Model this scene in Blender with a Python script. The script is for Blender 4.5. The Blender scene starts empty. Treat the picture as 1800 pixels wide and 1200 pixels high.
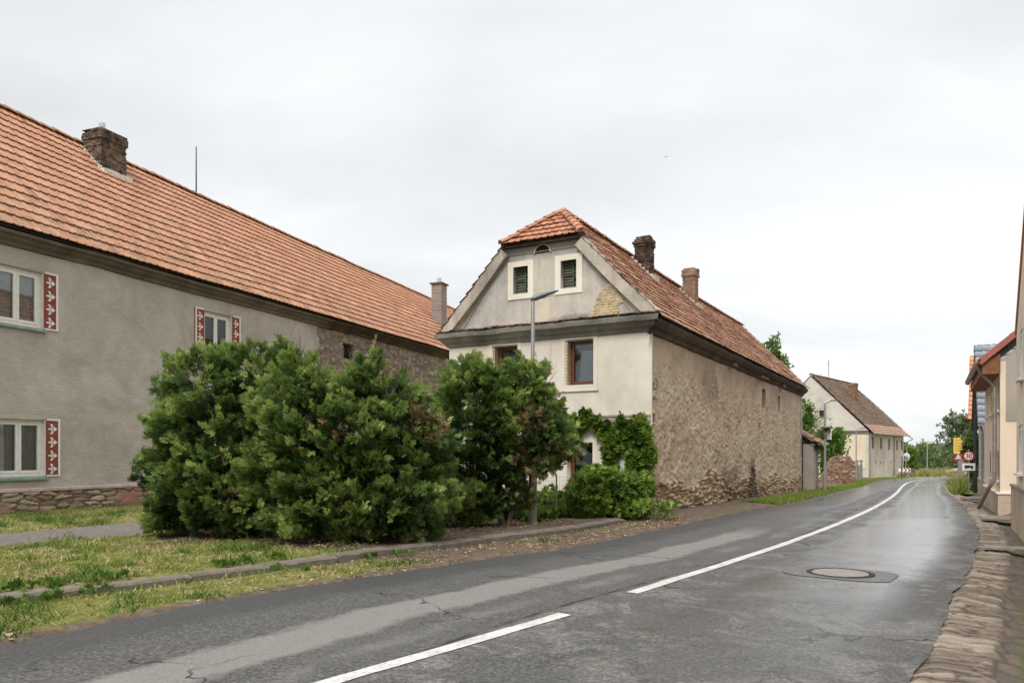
import bpy, math, random
import numpy as np
from mathutils import Matrix, Vector
random.seed(7); RNG=np.random.default_rng(7)
S=bpy.context.scene; COL=S.collection
R=math.radians
def gz(y): return -0.0165*max(0,min(y,50)-18)-0.006*max(0,min(y,95)-50)
def gzv(y): return -0.0165*np.maximum(0,np.minimum(y,50)-18)-0.006*np.maximum(0,np.minimum(y,95)-50)
# ---------- numpy noise ----------
def _h(ix,iy,s):
    h=(ix.astype(np.int64)*374761393+iy.astype(np.int64)*668265263+s*974634777)&0xffffffff
    h=((h^(h>>13))*1274126177)&0xffffffff
    return ((h^(h>>16))&0xffffff)/float(0xffffff)
def vnoise(x,y,s=0):
    x=np.asarray(x,float); y=np.asarray(y,float)
    ix=np.floor(x); iy=np.floor(y); fx=x-ix; fy=y-iy
    fx=fx*fx*(3-2*fx); fy=fy*fy*(3-2*fy)
    a=_h(ix,iy,s); b=_h(ix+1,iy,s); c=_h(ix,iy+1,s); d=_h(ix+1,iy+1,s)
    return (a*(1-fx)+b*fx)*(1-fy)+(c*(1-fx)+d*fx)*fy
def fbm(x,y,o=4,s=0):
    t=0; a=.5; n=0
    for i in range(o):
        t=t+a*vnoise(x*2**i,y*2**i,s+i*17); n+=a; a*=.5
    return t/n
def worley(x,y,s=0):
    x=np.asarray(x,float); y=np.asarray(y,float)
    ix=np.floor(x); iy=np.floor(y); f1=np.full(x.shape,9.); f2=f1.copy(); idr=np.zeros(x.shape)
    for dx in (-1,0,1):
        for dy in (-1,0,1):
            cx=ix+dx; cy=iy+dy
            d=np.hypot(cx+.15+.7*_h(cx,cy,s)-x,cy+.15+.7*_h(cx,cy,s+5)-y)
            r=_h(cx,cy,s+9); m=d<f1
            f2=np.where(m,f1,np.minimum(f2,d)); idr=np.where(m,r,idr); f1=np.where(m,d,f1)
    return f1,f2,idr
def sstep(a,b,x):
    t=np.clip((x-a)/(b-a),0,1); return t*t*(3-2*t)
# ---------- objects ----------
def tag(o,label=None,cat=None,group=None,kind=None):
    if label: o['label']=label
    if cat: o['category']=cat
    if group: o['group']=group
    if kind: o['kind']=kind
    return o
def link(o,parent=None):
    COL.objects.link(o)
    if parent is not None: o.parent=parent
    return o
def thing(name,label,cat,loc=(0,0,0),rotz=0,group=None):
    o=bpy.data.objects.new(name,None); link(o); o.location=loc; o.rotation_euler=(0,0,rotz); o.empty_display_size=.3
    return tag(o,label,cat,group)
def dup(root,loc,rotz=None,label=None):
    def cp(o,par):
        c=o.copy(); link(c,par)
        for ch in [k for k in o.children]: cp(ch,c)
        return c
    r=cp(root,None); r.location=loc
    if rotz is not None: r.rotation_euler=(0,0,rotz)
    if label: r['label']=label
    return r
def mesh_np(name,V,F,mat,parent=None,attrs=None,smooth=False,uv=None,fm=None):
    """V (n,3), F (m,k) uniform polygons"""
    V=np.asarray(V,np.float32); F=np.asarray(F,np.int32); k=F.shape[1]; m=len(F)
    me=bpy.data.meshes.new(name)
    me.vertices.add(len(V)); me.vertices.foreach_set('co',V.ravel())
    me.loops.add(m*k); me.loops.foreach_set('vertex_index',F.ravel())
    me.polygons.add(m); me.polygons.foreach_set('loop_start',np.arange(m,dtype=np.int32)*k)
    try: me.polygons.foreach_set('loop_total',np.full(m,k,np.int32))
    except Exception: pass
    me.update(calc_edges=True)
    if attrs:
        for an,av in attrs.items():
            a=me.attributes.new(an,'FLOAT','POINT'); a.data.foreach_set('value',np.asarray(av,np.float32).ravel())
    if uv is not None:
        l=me.uv_layers.new(name='UVMap'); l.data.foreach_set('uv',np.asarray(uv,np.float32)[F.ravel()].ravel())
    me.polygons.foreach_set('use_smooth',np.full(m,bool(smooth)))
    for mm in (mat if isinstance(mat,(list,tuple)) else [mat]): me.materials.append(mm)
    if fm is not None: me.polygons.foreach_set('material_index',np.asarray(fm,np.int32))
    me.validate(); me.update()
    return link(bpy.data.objects.new(name,me),parent)
class MB:
    def __init__(s,M=None): s.v=[];s.f=[];s.sm=[];s.M=M or Matrix()
    def add(s,vs,fs,smooth=False):
        n=len(s.v)
        for p in vs: s.v.append(tuple(s.M@Vector(p)))
        for f in fs: s.f.append(tuple(n+i for i in f)); s.sm.append(smooth)
        return s
    def box(s,x0,x1,y0,y1,z0,z1,bev=0):
        if bev:
            b=bev
            vs=[];fs=[]
            for z,i in ((z0,b),(z0+b,0),(z1-b,0),(z1,b)):
                vs+=[(x0+i,y0+0,z),(x1-i,y0,z),(x1,y0+i,z),(x1,y1-i,z),(x1-i,y1,z),(x0+i,y1,z),(x0,y1-i,z),(x0,y0+i,z)] if i==0 else \
                    [(x0+b,y0+b,z)]*0+[(x0+b,y0+b*.5,z),(x1-b,y0+b*.5,z),(x1-b*.5,y0+b,z),(x1-b*.5,y1-b,z),(x1-b,y1-b*.5,z),(x0+b,y1-b*.5,z),(x0+b*.5,y1-b,z),(x0+b*.5,y0+b,z)]
            # chamfer verticals
            for q in (1,2):
                z=(z0+b,z1-b)[q-1]
                vs[q*8:q*8+8]=[(x0+b,y0,z),(x1-b,y0,z),(x1,y0+b,z),(x1,y1-b,z),(x1-b,y1,z),(x0+b,y1,z),(x0,y1-b,z),(x0,y0+b,z)]
            for r_ in range(3):
                for k in range(8): fs.append((r_*8+k,r_*8+(k+1)%8,r_*8+8+(k+1)%8,r_*8+8+k))
            fs.append(tuple(range(7,-1,-1))); fs.append(tuple(range(24,32)))
            return s.add(vs,fs)
        vs=[(x0,y0,z0),(x1,y0,z0),(x1,y1,z0),(x0,y1,z0),(x0,y0,z1),(x1,y0,z1),(x1,y1,z1),(x0,y1,z1)]
        return s.add(vs,[(3,2,1,0),(4,5,6,7),(0,1,5,4),(1,2,6,5),(2,3,7,6),(3,0,4,7)])
    def tube(s,pts,rad,n=8,caps=True):
        pts=[Vector(p) for p in pts]; rr=rad if isinstance(rad,(list,tuple)) else [rad]*len(pts)
        vs=[];fs=[]; up=None
        for i,p in enumerate(pts):
            d=(pts[min(i+1,len(pts)-1)]-pts[max(i-1,0)]).normalized()
            if up is None: up=Vector((0,0,1)) if abs(d.z)<.9 else Vector((1,0,0))
            a=d.cross(up)
            if a.length<1e-4: a=d.cross(Vector((0,1,0)))
            a.normalize(); b=d.cross(a).normalized(); up=b.cross(d) if False else up
            for k in range(n):
                t=2*math.pi*k/n; vs.append(p+(a*math.cos(t)+b*math.sin(t))*rr[i])
        for i in range(len(pts)-1):
            for k in range(n): fs.append((i*n+k,i*n+(k+1)%n,(i+1)*n+(k+1)%n,(i+1)*n+k))
        s.add(vs,fs,True)
        if caps: s.add(vs[:n],[tuple(range(n))[::-1]]); s.add(vs[-n:],[tuple(range(n))])
        return s
    def prism(s,poly,y0,y1):
        """poly in (x,z), extruded along y"""
        n=len(poly); vs=[(x,y0,z) for x,z in poly]+[(x,y1,z) for x,z in poly]
        s.add(vs,[(i,(i+1)%n,n+(i+1)%n,n+i) for i in range(n)]+[tuple(range(n))[::-1],tuple(range(n,2*n))]); return s
    def sweep(s,prof,path,closed=False):
        """prof list of (out,z) ; path list of (x,y,outx,outy) corners"""
        n=len(prof);vs=[];fs=[]
        for (x,y,ox,oy) in path:
            for o,z in prof: vs.append((x+ox*o,y+oy*o,z))
        for i in range(len(path)-1):
            for k in range(n-1): fs.append((i*n+k,(i+1)*n+k,(i+1)*n+k+1,i*n+k+1))
        s.add(vs,fs)
        s.add(vs[:n],[tuple(range(n))]); s.add(vs[-n:],[tuple(range(n))[::-1]]); return s
    def lathe(s,prof,c=(0,0,0),n=20,smooth=True):
        vs=[];fs=[]
        for r,z in prof:
            for k in range(n):
                t=2*math.pi*k/n; vs.append((c[0]+r*math.cos(t),c[1]+r*math.sin(t),c[2]+z))
        for i in range(len(prof)-1):
            for k in range(n): fs.append((i*n+k,i*n+(k+1)%n,(i+1)*n+(k+1)%n,(i+1)*n+k))
        s.add(vs,fs,smooth); return s
    def build(s,name,mat,parent=None,attrs=None):
        me=bpy.data.meshes.new(name); me.from_pydata(s.v,[],s.f); me.materials.append(mat)
        me.polygons.foreach_set('use_smooth',s.sm); me.update()
        return link(bpy.data.objects.new(name,me),parent)
def catmull(P,n):
    P=np.asarray(P,float); Q=np.vstack([2*P[0]-P[1],P,2*P[-1]-P[-2]]); out=[]
    for i in range(len(P)-1):
        p0,p1,p2,p3=Q[i:i+4]
        for t in np.linspace(0,1,n,endpoint=False):
            out.append(.5*((2*p1)+(-p0+p2)*t+(2*p0-5*p1+4*p2-p3)*t*t+(-p0+3*p1-3*p2+p3)*t**3))
    out.append(P[-1]); return np.array(out)
def grid_faces(nu,nv,off=0):
    i=np.arange(nv-1)[:,None]*nu+np.arange(nu-1)[None,:]; i=i.ravel()+off
    return np.stack([i,i+1,i+1+nu,i+nu],1)
# ---------- node helper ----------
class N:
    def __init__(s,name):
        s.m=bpy.data.materials.new(name); s.m.use_nodes=True; s.t=s.m.node_tree; s.t.nodes.clear()
    def n(s,ty,**k):
        x=s.t.nodes.new(ty)
        for a,b in k.items(): setattr(x,a,b)
        return x
    def put(s,sock,v):
        if isinstance(v,bpy.types.NodeSocket): s.t.links.new(v,sock)
        elif v is not None:
            if sock.type=='RGBA' and len(v)==3: v=(*v,1)
            sock.default_value=v
    def obj(s): return s.n('ShaderNodeTexCoord').outputs['Object']
    def uv(s): return s.n('ShaderNodeTexCoord').outputs['UV']
    def attr(s,a): return s.n('ShaderNodeAttribute',attribute_name=a).outputs['Fac']
    def map(s,v,sc=(1,1,1),loc=(0,0,0),rot=(0,0,0)):
        x=s.n('ShaderNodeMapping'); s.put(x.inputs['Vector'],v); x.inputs['Scale'].default_value=sc; x.inputs['Location'].default_value=loc; x.inputs['Rotation'].default_value=rot
        return x.outputs[0]
    def noise(s,v,scale,det=4,rough=.6,dist=0):
        x=s.n('ShaderNodeTexNoise'); s.put(x.inputs['Vector'],v); x.inputs['Scale'].default_value=scale; x.inputs['Detail'].default_value=det; x.inputs['Roughness'].default_value=rough; x.inputs['Distortion'].default_value=dist
        return x.outputs['Fac']
    def voro(s,v,scale,feat='F1',out='Distance',rand=1):
        x=s.n('ShaderNodeTexVoronoi',feature=feat); s.put(x.inputs['Vector'],v); x.inputs['Scale'].default_value=scale; x.inputs['Randomness'].default_value=rand
        return x.outputs[out]
    def wave(s,v,scale,dist=0,dirn='X'):
        x=s.n('ShaderNodeTexWave',bands_direction=dirn); s.put(x.inputs['Vector'],v); x.inputs['Scale'].default_value=scale; x.inputs['Distortion'].default_value=dist
        return x.outputs['Fac']
    def brick(s,v,scale,c1,c2,mort,bw=.5,rh=.25,ms=.02):
        x=s.n('ShaderNodeTexBrick'); s.put(x.inputs['Vector'],v); x.inputs['Scale'].default_value=scale
        s.put(x.inputs['Color1'],c1); s.put(x.inputs['Color2'],c2); s.put(x.inputs['Mortar'],mort)
        x.inputs['Brick Width'].default_value=bw; x.inputs['Row Height'].default_value=rh; x.inputs['Mortar Size'].default_value=ms
        return x.outputs['Color'],x.outputs['Fac']
    def ramp(s,f,st):
        x=s.n('ShaderNodeValToRGB'); s.put(x.inputs['Fac'],f); e=x.color_ramp.elements
        while len(e)>1: e.remove(e[-1])
        for i,(p,c) in enumerate(st):
            if i==0: q=e[0]; q.position=p
            else: q=e.new(p)
            q.color=(*c,1) if isinstance(c,(tuple,list)) else (c,c,c,1)
        return x.outputs['Color']
    def mix(s,f,a,b,mode='MIX'):
        x=s.n('ShaderNodeMix',data_type='RGBA',blend_type=mode)
        s.put(x.inputs[0],f); s.put(x.inputs[6],a); s.put(x.inputs[7],b); return x.outputs[2]
    def math(s,op,a,b=0.,c=0.,clamp=False):
        x=s.n('ShaderNodeMath',operation=op,use_clamp=clamp); s.put(x.inputs[0],a); s.put(x.inputs[1],b); s.put(x.inputs[2],c); return x.outputs[0]
    def rng(s,v,a,b,c=0.,d=1.):
        x=s.n('ShaderNodeMapRange'); s.put(x.inputs[0],v)
        for i,q in enumerate((a,b,c,d)): s.put(x.inputs[1+i],float(q))
        return x.outputs[0]
    def sep(s,v):
        x=s.n('ShaderNodeSeparateXYZ'); s.put(x.inputs[0],v); return x.outputs
    def bump(s,h,st=.5,dist=.02,nrm=None):
        x=s.n('ShaderNodeBump'); s.put(x.inputs['Height'],h); x.inputs['Strength'].default_value=st; x.inputs['Distance'].default_value=dist
        if nrm: s.put(x.inputs['Normal'],nrm)
        return x.outputs[0]
    def out(s,base,rough=.85,nrm=None,metal=0.,spec=.3,transl=None,emit=None):
        p=s.n('ShaderNodeBsdfPrincipled'); s.put(p.inputs['Base Color'],base); s.put(p.inputs['Roughness'],rough); s.put(p.inputs['Metallic'],metal)
        s.put(p.inputs['Specular IOR Level'],spec)
        if nrm: s.put(p.inputs['Normal'],nrm)
        o=s.n('ShaderNodeOutputMaterial'); sh=p.outputs[0]
        if transl:
            t=s.n('ShaderNodeBsdfTranslucent'); s.put(t.inputs[0],base); mx=s.n('ShaderNodeMixShader'); mx.inputs[0].default_value=transl
            s.t.links.new(sh,mx.inputs[1]); s.t.links.new(t.outputs[0],mx.inputs[2]); sh=mx.outputs[0]
        s.t.links.new(sh,o.inputs[0]); return s.m
def simple(name,c,rough=.7,metal=0.,var=.25,scale=6,bump=.15,spec=.3):
    k=N(name); o=k.obj(); f=k.noise(o,scale,5)
    d=tuple(x*(1-var) for x in c); l=tuple(min(1,x*(1+var)) for x in c)
    return k.out(k.ramp(f,[(.3,d),(.7,l)]),rough,k.bump(k.noise(o,scale*6,3),bump,.01),metal,spec)
EXPO=0.68; ZEN=2.5; SUN=1.5
M={}
def m_tiles(name,c0,c1,c2,moss,mossamt=.5,rough=.8):
    k=N(name); o=k.obj(); r=k.attr('rnd'); v=k.attr('vv')
    base=k.ramp(r,[(0,c0),(.5,c1),(.85,c2),(1,tuple(x*.6 for x in c0))])
    big=k.noise(o,.35,5,.65); base=k.mix(k.rng(big,.35,.7,0,.35),base,k.mix(.5,base,tuple(x*.75 for x in c2)))
    n=k.noise(o,2.2,6,.7); mm=k.rng(k.math('ADD',n,k.math('MULTIPLY',k.math('SUBTRACT',1.,v),.16)),.61,.78,0,mossamt)
    col=k.mix(mm,base,moss)
    sp=k.noise(o,28,4,.7); col=k.mix(k.rng(sp,.5,.75,0,.35),col,tuple(x*.6 for x in c0))
    return k.out(col,rough,k.bump(k.noise(o,60,3),.25,.005),0,.25)
M['tile_left']=m_tiles('orange_tile',(.385,.185,.105),(.44,.222,.132),(.50,.275,.175),(.17,.125,.08),.75)
M['tile_house']=m_tiles('red_brown_tile',(.365,.19,.12),(.43,.238,.158),(.50,.315,.225),(.20,.15,.10),.6)
M['tile_hip']=m_tiles('fresh_red_tile',(.36,.15,.085),(.43,.195,.118),(.50,.25,.16),(.3,.14,.08),.3)
M['tile_far']=m_tiles('brown_tile',(.13,.085,.06),(.18,.12,.085),(.22,.15,.11),(.10,.08,.055),.7)
M['tile_faro']=m_tiles('salmon_tile',(.33,.20,.15),(.38,.24,.18),(.43,.29,.22),(.3,.2,.15),.4)
M['tile_shed']=m_tiles('shed_tile',(.22,.13,.085),(.30,.18,.12),(.36,.24,.17),(.16,.13,.08),.7)
M['tile_blue']=m_tiles('blue_tile',(.22,.245,.30),(.27,.295,.35),(.31,.335,.39),(.2,.22,.28),.3,.45)
M['tile_right']=m_tiles('bright_orange_tile',(.45,.18,.085),(.52,.225,.115),(.57,.28,.15),(.35,.18,.1),.4)
# smooth old plaster with rain marks and patches
def m_plaster(name,c,c_dark,c_pale,bscale=14,bst=.35,streak=.35,bdist=.02,patch=.5,sat=None):
    k=N(name); o=k.obj()
    col=k.ramp(k.noise(o,.55,6,.65,.4),[(.32,c_dark),(.5,c),(.68,c_pale)])
    st=k.noise(k.map(o,(2.2,2.2,.22)),1.6,5,.6); col=k.mix(k.rng(st,.5,.72,0,streak),col,c_dark)
    sp=k.noise(o,9,6,.75); col=k.mix(k.rng(sp,.56,.74,0,patch*.5),col,tuple(x*.8 for x in c_dark))
    col=k.mix(k.rng(k.noise(o,3.1,5,.7),.58,.72,0,patch*.6),col,c_pale)
    if sat: c2=k.ramp(k.noise(o,3,6,.7),[(.3,tuple(x*.75 for x in sat)),(.7,tuple(x*1.35 for x in sat))]); col=k.mix(k.math('MULTIPLY',k.attr('stain'),.9),col,c2)
    h=k.math('ADD',k.noise(k.map(o,(1,1,2.2)),bscale,5,.65),k.math('MULTIPLY',k.noise(o,bscale*5,3),.35))
    return k.out(col,.92,k.bump(h,bst,bdist),0,.15)
M['plaster_left']=m_plaster('grey_brown_render',(.40,.345,.285),(.33,.28,.23),(.45,.39,.325),9,.5,.25,.02,.3)
M['cream']=m_plaster('cream_render',(.69,.635,.555),(.57,.515,.445),(.75,.70,.62),5,.2,.15,.015,.35)
M['gable']=m_plaster('weathered_gable_render',(.50,.465,.42),(.30,.285,.275),(.66,.58,.45),6,.3,.7,.015,.8,(.235,.222,.215))
M['trim_white']=m_plaster('pale_window_surround',(.76,.715,.63),(.64,.58,.48),(.79,.75,.68),8,.15,.35,.01,.4)
M['verge_plaster']=m_plaster('grey_verge_plaster',(.44,.395,.335),(.24,.21,.18),(.60,.54,.45),7,.5,.4,.02,1)
M['cornice_grey']=m_plaster('dark_grey_cornice',(.235,.22,.205),(.12,.11,.10),(.40,.365,.315),7,.4,.3,.02,.9)
M['eave_brown']=m_plaster('stained_brown_eave',(.075,.056,.043),(.04,.03,.023),(.13,.10,.075),5,.5,.5,.02,.8)
M['cornice_brown']=m_plaster('brown_cornice',(.145,.12,.097),(.075,.06,.048),(.20,.17,.137),5,.4,.4,.02,.6)
M['far_wall']=m_plaster('pale_far_render',(.575,.54,.49),(.46,.43,.39),(.63,.595,.545),3,.2,.3,.02,.5)
M['far_side']=m_plaster('worn_far_render',(.55,.48,.415),(.39,.34,.295),(.62,.555,.485),3,.2,.6,.02,.7)
M['beige']=m_plaster('beige_render',(.70,.605,.48),(.62,.525,.41),(.75,.655,.53),8,.15,.2,.01,.25)
M['peach']=m_plaster('peach_render',(.76,.635,.49),(.69,.565,.43),(.79,.665,.52),8,.15,.15,.01,.2)
M['plinth_beige']=m_plaster('beige_plinth',(.50,.40,.31),(.37,.29,.225),(.56,.46,.365),8,.3,.4,.015,.6)
M['gable_grey']=m_plaster('grey_bare_gable',(.40,.355,.315),(.31,.275,.245),(.45,.41,.36),8,.4,.2,.02,.5)
M['concrete']=m_plaster('old_concrete',(.36,.33,.29),(.24,.22,.19),(.44,.41,.365),11,.4,.2,.015,.7)
M['kerb']=m_plaster('weathered_kerb_concrete',(.20,.17,.14),(.095,.08,.065),(.31,.275,.235),10,.5,.2,.015,.9)
# wall with vertex masks: stone, stain, rnd (stone id), mort
def m_wall(name,pl,pl_d,pl_p,stones,mortar,stainc,bsc=12,bst=.6,hs=(1.,1.,1.7),hr=.5,hd=1.2):
    k=N(name); o=k.obj(); st=k.attr('stone'); sn=k.attr('stain'); rd=k.attr('rnd'); mo=k.attr('mort'); pa=k.attr('paint')
    c=k.ramp(k.noise(o,.8,6,.68,.5),[(.3,pl_d),(.5,pl),(.7,pl_p)])
    c=k.mix(k.rng(k.noise(o,7,6,.75),.55,.72,0,.5),c,pl_d)
    c=k.mix(k.rng(k.noise(o,2.6,6,.7),.57,.70,0,.55),c,pl_p)
    s=k.ramp(rd,[(0,stones[0]),(.35,stones[1]),(.7,stones[2]),(1,stones[3])])
    s=k.mix(k.rng(k.noise(o,11,5,.7),.4,.7,0,.5),s,stones[0])
    s=k.mix(mo,s,mortar)
    c=k.mix(st,c,s)
    c=k.mix(k.math('MULTIPLY',pa,k.rng(k.noise(o,5,5,.7),.3,.55,.4,1)),c,(.36,.17,.135))
    c=k.mix(k.math('MULTIPLY',sn,.85),c,k.ramp(k.noise(o,6,5),[(.3,stainc),(.7,tuple(x*2 for x in stainc))]))
    h=k.math('ADD',k.noise(k.map(o,hs,rot=(0,hr,0)),bsc,6,.7,hd),k.math('MULTIPLY',k.noise(o,bsc*6,3),.3))
    return k.out(c,.93,k.bump(h,bst,.03),0,.12)
M['side_wall']=m_wall('rough_brown_render',(.57,.455,.335),(.43,.335,.24),(.67,.565,.44),[(.27,.185,.115),(.48,.34,.19),(.58,.45,.285),(.52,.44,.34)],(.17,.12,.085),(.085,.062,.05),13,1.,(1.,1.,1.8),.6,1.4)
M['left_wall']=m_wall('grey_render_and_bare_stone',(.46,.412,.362),(.365,.322,.28),(.545,.50,.45),[(.17,.135,.105),(.27,.21,.165),(.34,.27,.21),(.42,.34,.26)],(.15,.115,.09),(.12,.09,.065),6,.85,(1,1,3.2),.0,.6)
M['left_plinth']=m_wall('stone_plinth',(.33,.24,.185),(.25,.18,.14),(.42,.33,.26),[(.22,.145,.105),(.33,.235,.17),(.42,.33,.235),(.46,.39,.30)],(.15,.10,.075),(.12,.09,.065),12,.7)
M['ruin']=m_wall('ruined_brick',(.34,.24,.18),(.25,.17,.13),(.45,.36,.28),[(.20,.10,.07),(.30,.16,.11),(.38,.23,.17),(.5,.42,.34)],(.2,.15,.11),(.1,.07,.05),12,.8)
M['shed_wall']=m_wall('shed_stone_render',(.34,.275,.22),(.26,.21,.165),(.42,.35,.285),[(.25,.18,.13),(.38,.28,.18),(.46,.37,.26),(.5,.42,.33)],(.2,.15,.11),(.1,.08,.06),16,1.)
def m_brick(name,c1,c2,mort,soot=(0,.3)):
    k=N(name); o=k.obj(); x=k.sep(o); v=k.n('ShaderNodeCombineXYZ'); k.put(v.inputs[0],k.math('ADD',x[0],x[1])); k.put(v.inputs[1],x[2])
    c,f=k.brick(v.outputs[0],1,c1,c2,mort,.27,.085,.012)
    c=k.mix(k.rng(k.noise(o,7,5,.7),.45,.62,0,.85),c,k.mix(.5,c1,(.5,.42,.34)) if soot[0]==0 else c)
    c=k.mix(k.math('MULTIPLY',k.rng(k.noise(o,3.5,5,.7),.3,.6),soot[1]),c,(.022,.018,.016))
    h=k.math('SUBTRACT',k.noise(o,20,4),k.math('MULTIPLY',f,1.3))
    return k.out(c,.9,k.bump(h,.9,.03),0,.15)
M['brick_dark']=m_brick('sooty_brick',(.19,.095,.06),(.11,.06,.042),(.30,.25,.20),(1,.95))
M['brick_left']=m_brick('sooty_yellow_brick',(.30,.20,.12),(.15,.09,.06),(.36,.31,.25),(1,.9))
M['brick_orange']=m_brick('orange_brick',(.40,.23,.135),(.32,.165,.10),(.43,.37,.30),(1,.5))
M['brick_yellow']=m_brick('yellow_exposed_brick',(.52,.42,.26),(.46,.36,.22),(.33,.265,.185),(1,.0))
M['brick_jamb']=m_brick('exposed_jamb_brick',(.55,.42,.27),(.64,.52,.37),(.36,.28,.20),(1,.08))
# asphalt : UV.x 0..1 across, UV.y metres along
def m_road():
    k=N('wet_patched_asphalt'); uv=k.uv(); o=k.obj(); s=k.sep(uv); u=s[0]; v=s[1]
    wob=k.math('MULTIPLY',k.math('SUBTRACT',k.noise(k.map(o,(.35,.35,.35)),1,4,.6),.5),.10)
    uw=k.math('ADD',u,wob)
    fine=k.noise(o,34,5,.8); agg=k.voro(o,130)
    c=k.ramp(fine,[(.36,(.032,.031,.030)),(.5,(.072,.069,.065)),(.64,(.165,.157,.146))])
    # right lane older, coarser & paler clouds; left lane newer and darker
    big=k.noise(k.map(o,(1,1,1),rot=(0,0,-.6)),.55,7,.72,.6)
    c=k.mix(k.rng(big,.48,.68,0,.4),c,(.10,.095,.088))
    lane=k.rng(u,.50,.515); old=k.noise(o,1.1,7,.75,1.0)
    c=k.mix(k.math('MULTIPLY',lane,k.rng(old,.50,.56,0,.85)),c,k.ramp(k.noise(o,30,5,.75),[(.38,(.06,.057,.053)),(.62,(.25,.235,.212))]))
    # long pale dry strip in the left lane
    def band(c0,w,soft,src=uw):
        d=k.math('ABSOLUTE',k.math('SUBTRACT',src,c0)); return k.rng(d,w,w+soft,1,0)
    edge=k.math('MULTIPLY',k.math('SUBTRACT',k.noise(k.map(o,(1,1,1),rot=(0,0,-.6)),4,6,.75),.5),.06)
    uw2=k.math('ADD',uw,edge)
    vl=k.math('MULTIPLY',k.rng(v,9,12),k.rng(v,24.5,26.5,1,0))
    dry=k.math('MULTIPLY',band(.315,.040,.02,uw2),vl)
    c=k.mix(k.math('MULTIPLY',dry,k.rng(k.noise(o,6,6,.7),.25,.45,.6,.95)),c,k.ramp(k.noise(o,45,4,.7),[(.3,(.15,.141,.128)),(.7,(.25,.236,.215))]))
    d2=k.math('MULTIPLY',band(.43,.008,.02,uw2),k.rng(k.noise(k.map(o,(.5,.5,.5)),1.3,5,.7),.42,.6))
    c=k.mix(k.math('MULTIPLY',d2,.5),c,(.20,.19,.17))
    # dark fresh tar along left edge
    c=k.mix(k.math('MULTIPLY',k.rng(uw2,.17,.11),.6),c,(.036,.036,.037))
    # wet wheel track in the right lane, damp patches elsewhere
    wet=k.math('MULTIPLY',band(.78,.115,.07),k.rng(v,13.,19.,.30,1))
    wet2=k.math('MULTIPLY',k.rng(k.noise(k.map(o,(1,1,1)),.45,6,.7,.5),.5,.64),k.rng(v,12,20,0,.75))
    wl=k.math('MULTIPLY',band(.20,.12,.08),k.rng(v,28,36,0,.8))
    damp=k.math('MAXIMUM',k.math('MAXIMUM',wet,wl),k.math('MULTIPLY',wet2,.7))
    pud=k.math('MULTIPLY',band(.95,.03,.03),k.rng(k.noise(o,.9,4,.6),.60,.66))
    damp=k.math('MAXIMUM',damp,pud)
    c=k.mix(k.math('MULTIPLY',damp,.35),c,(.035,.036,.038))
    # cracks, crazed in the wheel track
    vc=k.n('ShaderNodeTexVoronoi',feature='DISTANCE_TO_EDGE'); cv=k.n('ShaderNodeVectorMath',operation='ADD')
    nz=k.n('ShaderNodeTexNoise'); k.put(nz.inputs['Vector'],o); nz.inputs['Scale'].default_value=4; nz.inputs['Detail'].default_value=5
    sc=k.n('ShaderNodeVectorMath',operation='SCALE'); k.put(sc.inputs[0],nz.outputs['Color']); sc.inputs['Scale'].default_value=.5
    k.put(cv.inputs[0],o); k.put(cv.inputs[1],sc.outputs[0]); k.put(vc.inputs['Vector'],cv.outputs[0]); vc.inputs['Scale'].default_value=8.0
    cr=k.rng(vc.outputs['Distance'],.015,.07,.8,0)
    crz=k.math('MULTIPLY',band(.76,.10,.09),k.math('MULTIPLY',k.rng(v,9,11),k.rng(v,20,24,1,0)))
    crz=k.math('MULTIPLY',crz,k.rng(k.noise(o,1.4,4),.45,.62))
    vc2=k.n('ShaderNodeTexVoronoi',feature='DISTANCE_TO_EDGE'); k.put(vc2.inputs['Vector'],cv.outputs[0]); vc2.inputs['Scale'].default_value=.42
    cr2=k.math('MULTIPLY',k.rng(vc2.outputs['Distance'],.003,.010,1,0),k.rng(k.noise(o,.5,3),.5,.6))
    crk=k.math('MAXIMUM',k.math('MULTIPLY',cr,crz),cr2)
    # joint between lanes
    jn=k.math('MULTIPLY',band(.498,.002,.004,k.math('ADD',u,k.math('MULTIPLY',edge,.2))),k.rng(k.noise(o,1.5,4),.4,.55))
    crk=k.math('MAXIMUM',crk,jn)
    c=k.mix(k.math('MULTIPLY',crk,.85),c,(.012,.012,.012))
    # pale chippings
    gr=k.math('MULTIPLY',k.rng(k.voro(o,16),.0,.10,1,0),k.rng(k.noise(o,2.1,3),.52,.62)); c=k.mix(gr,c,(.30,.28,.25))
    rough=k.rng(damp,0,1,.60,.09)
    rough=k.math('ADD',rough,k.math('MULTIPLY',k.math('SUBTRACT',fine,.5),.25))
    rough=k.math('ADD',rough,k.math('MULTIPLY',dry,.25))
    h=k.math('SUBTRACT',k.math('ADD',k.math('MULTIPLY',fine,.7),k.math('MULTIPLY',agg,.6)),k.math('MULTIPLY',crk,3))
    b=k.n('ShaderNodeBump'); k.put(b.inputs['Height'],h); k.put(b.inputs['Strength'],k.rng(damp,0,1,.8,.13)); b.inputs['Distance'].default_value=.006
    return k.out(c,rough,b.outputs[0],0,k.rng(damp,0,1,.32,.5))
M['road']=m_road()
def m_mark():
    k=N('worn_white_paint'); o=k.obj()
    c=k.mix(k.rng(k.noise(o,22,6,.8),.50,.64,0,.85),(.62,.605,.57),(.17,.165,.155)); c=k.mix(k.rng(k.noise(o,3,4),.42,.7,0,.6),c,(.36,.345,.32))
    return k.out(c,.6,k.bump(k.noise(o,90,3),.4,.004),0,.3)
M['mark']=m_mark()
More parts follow.
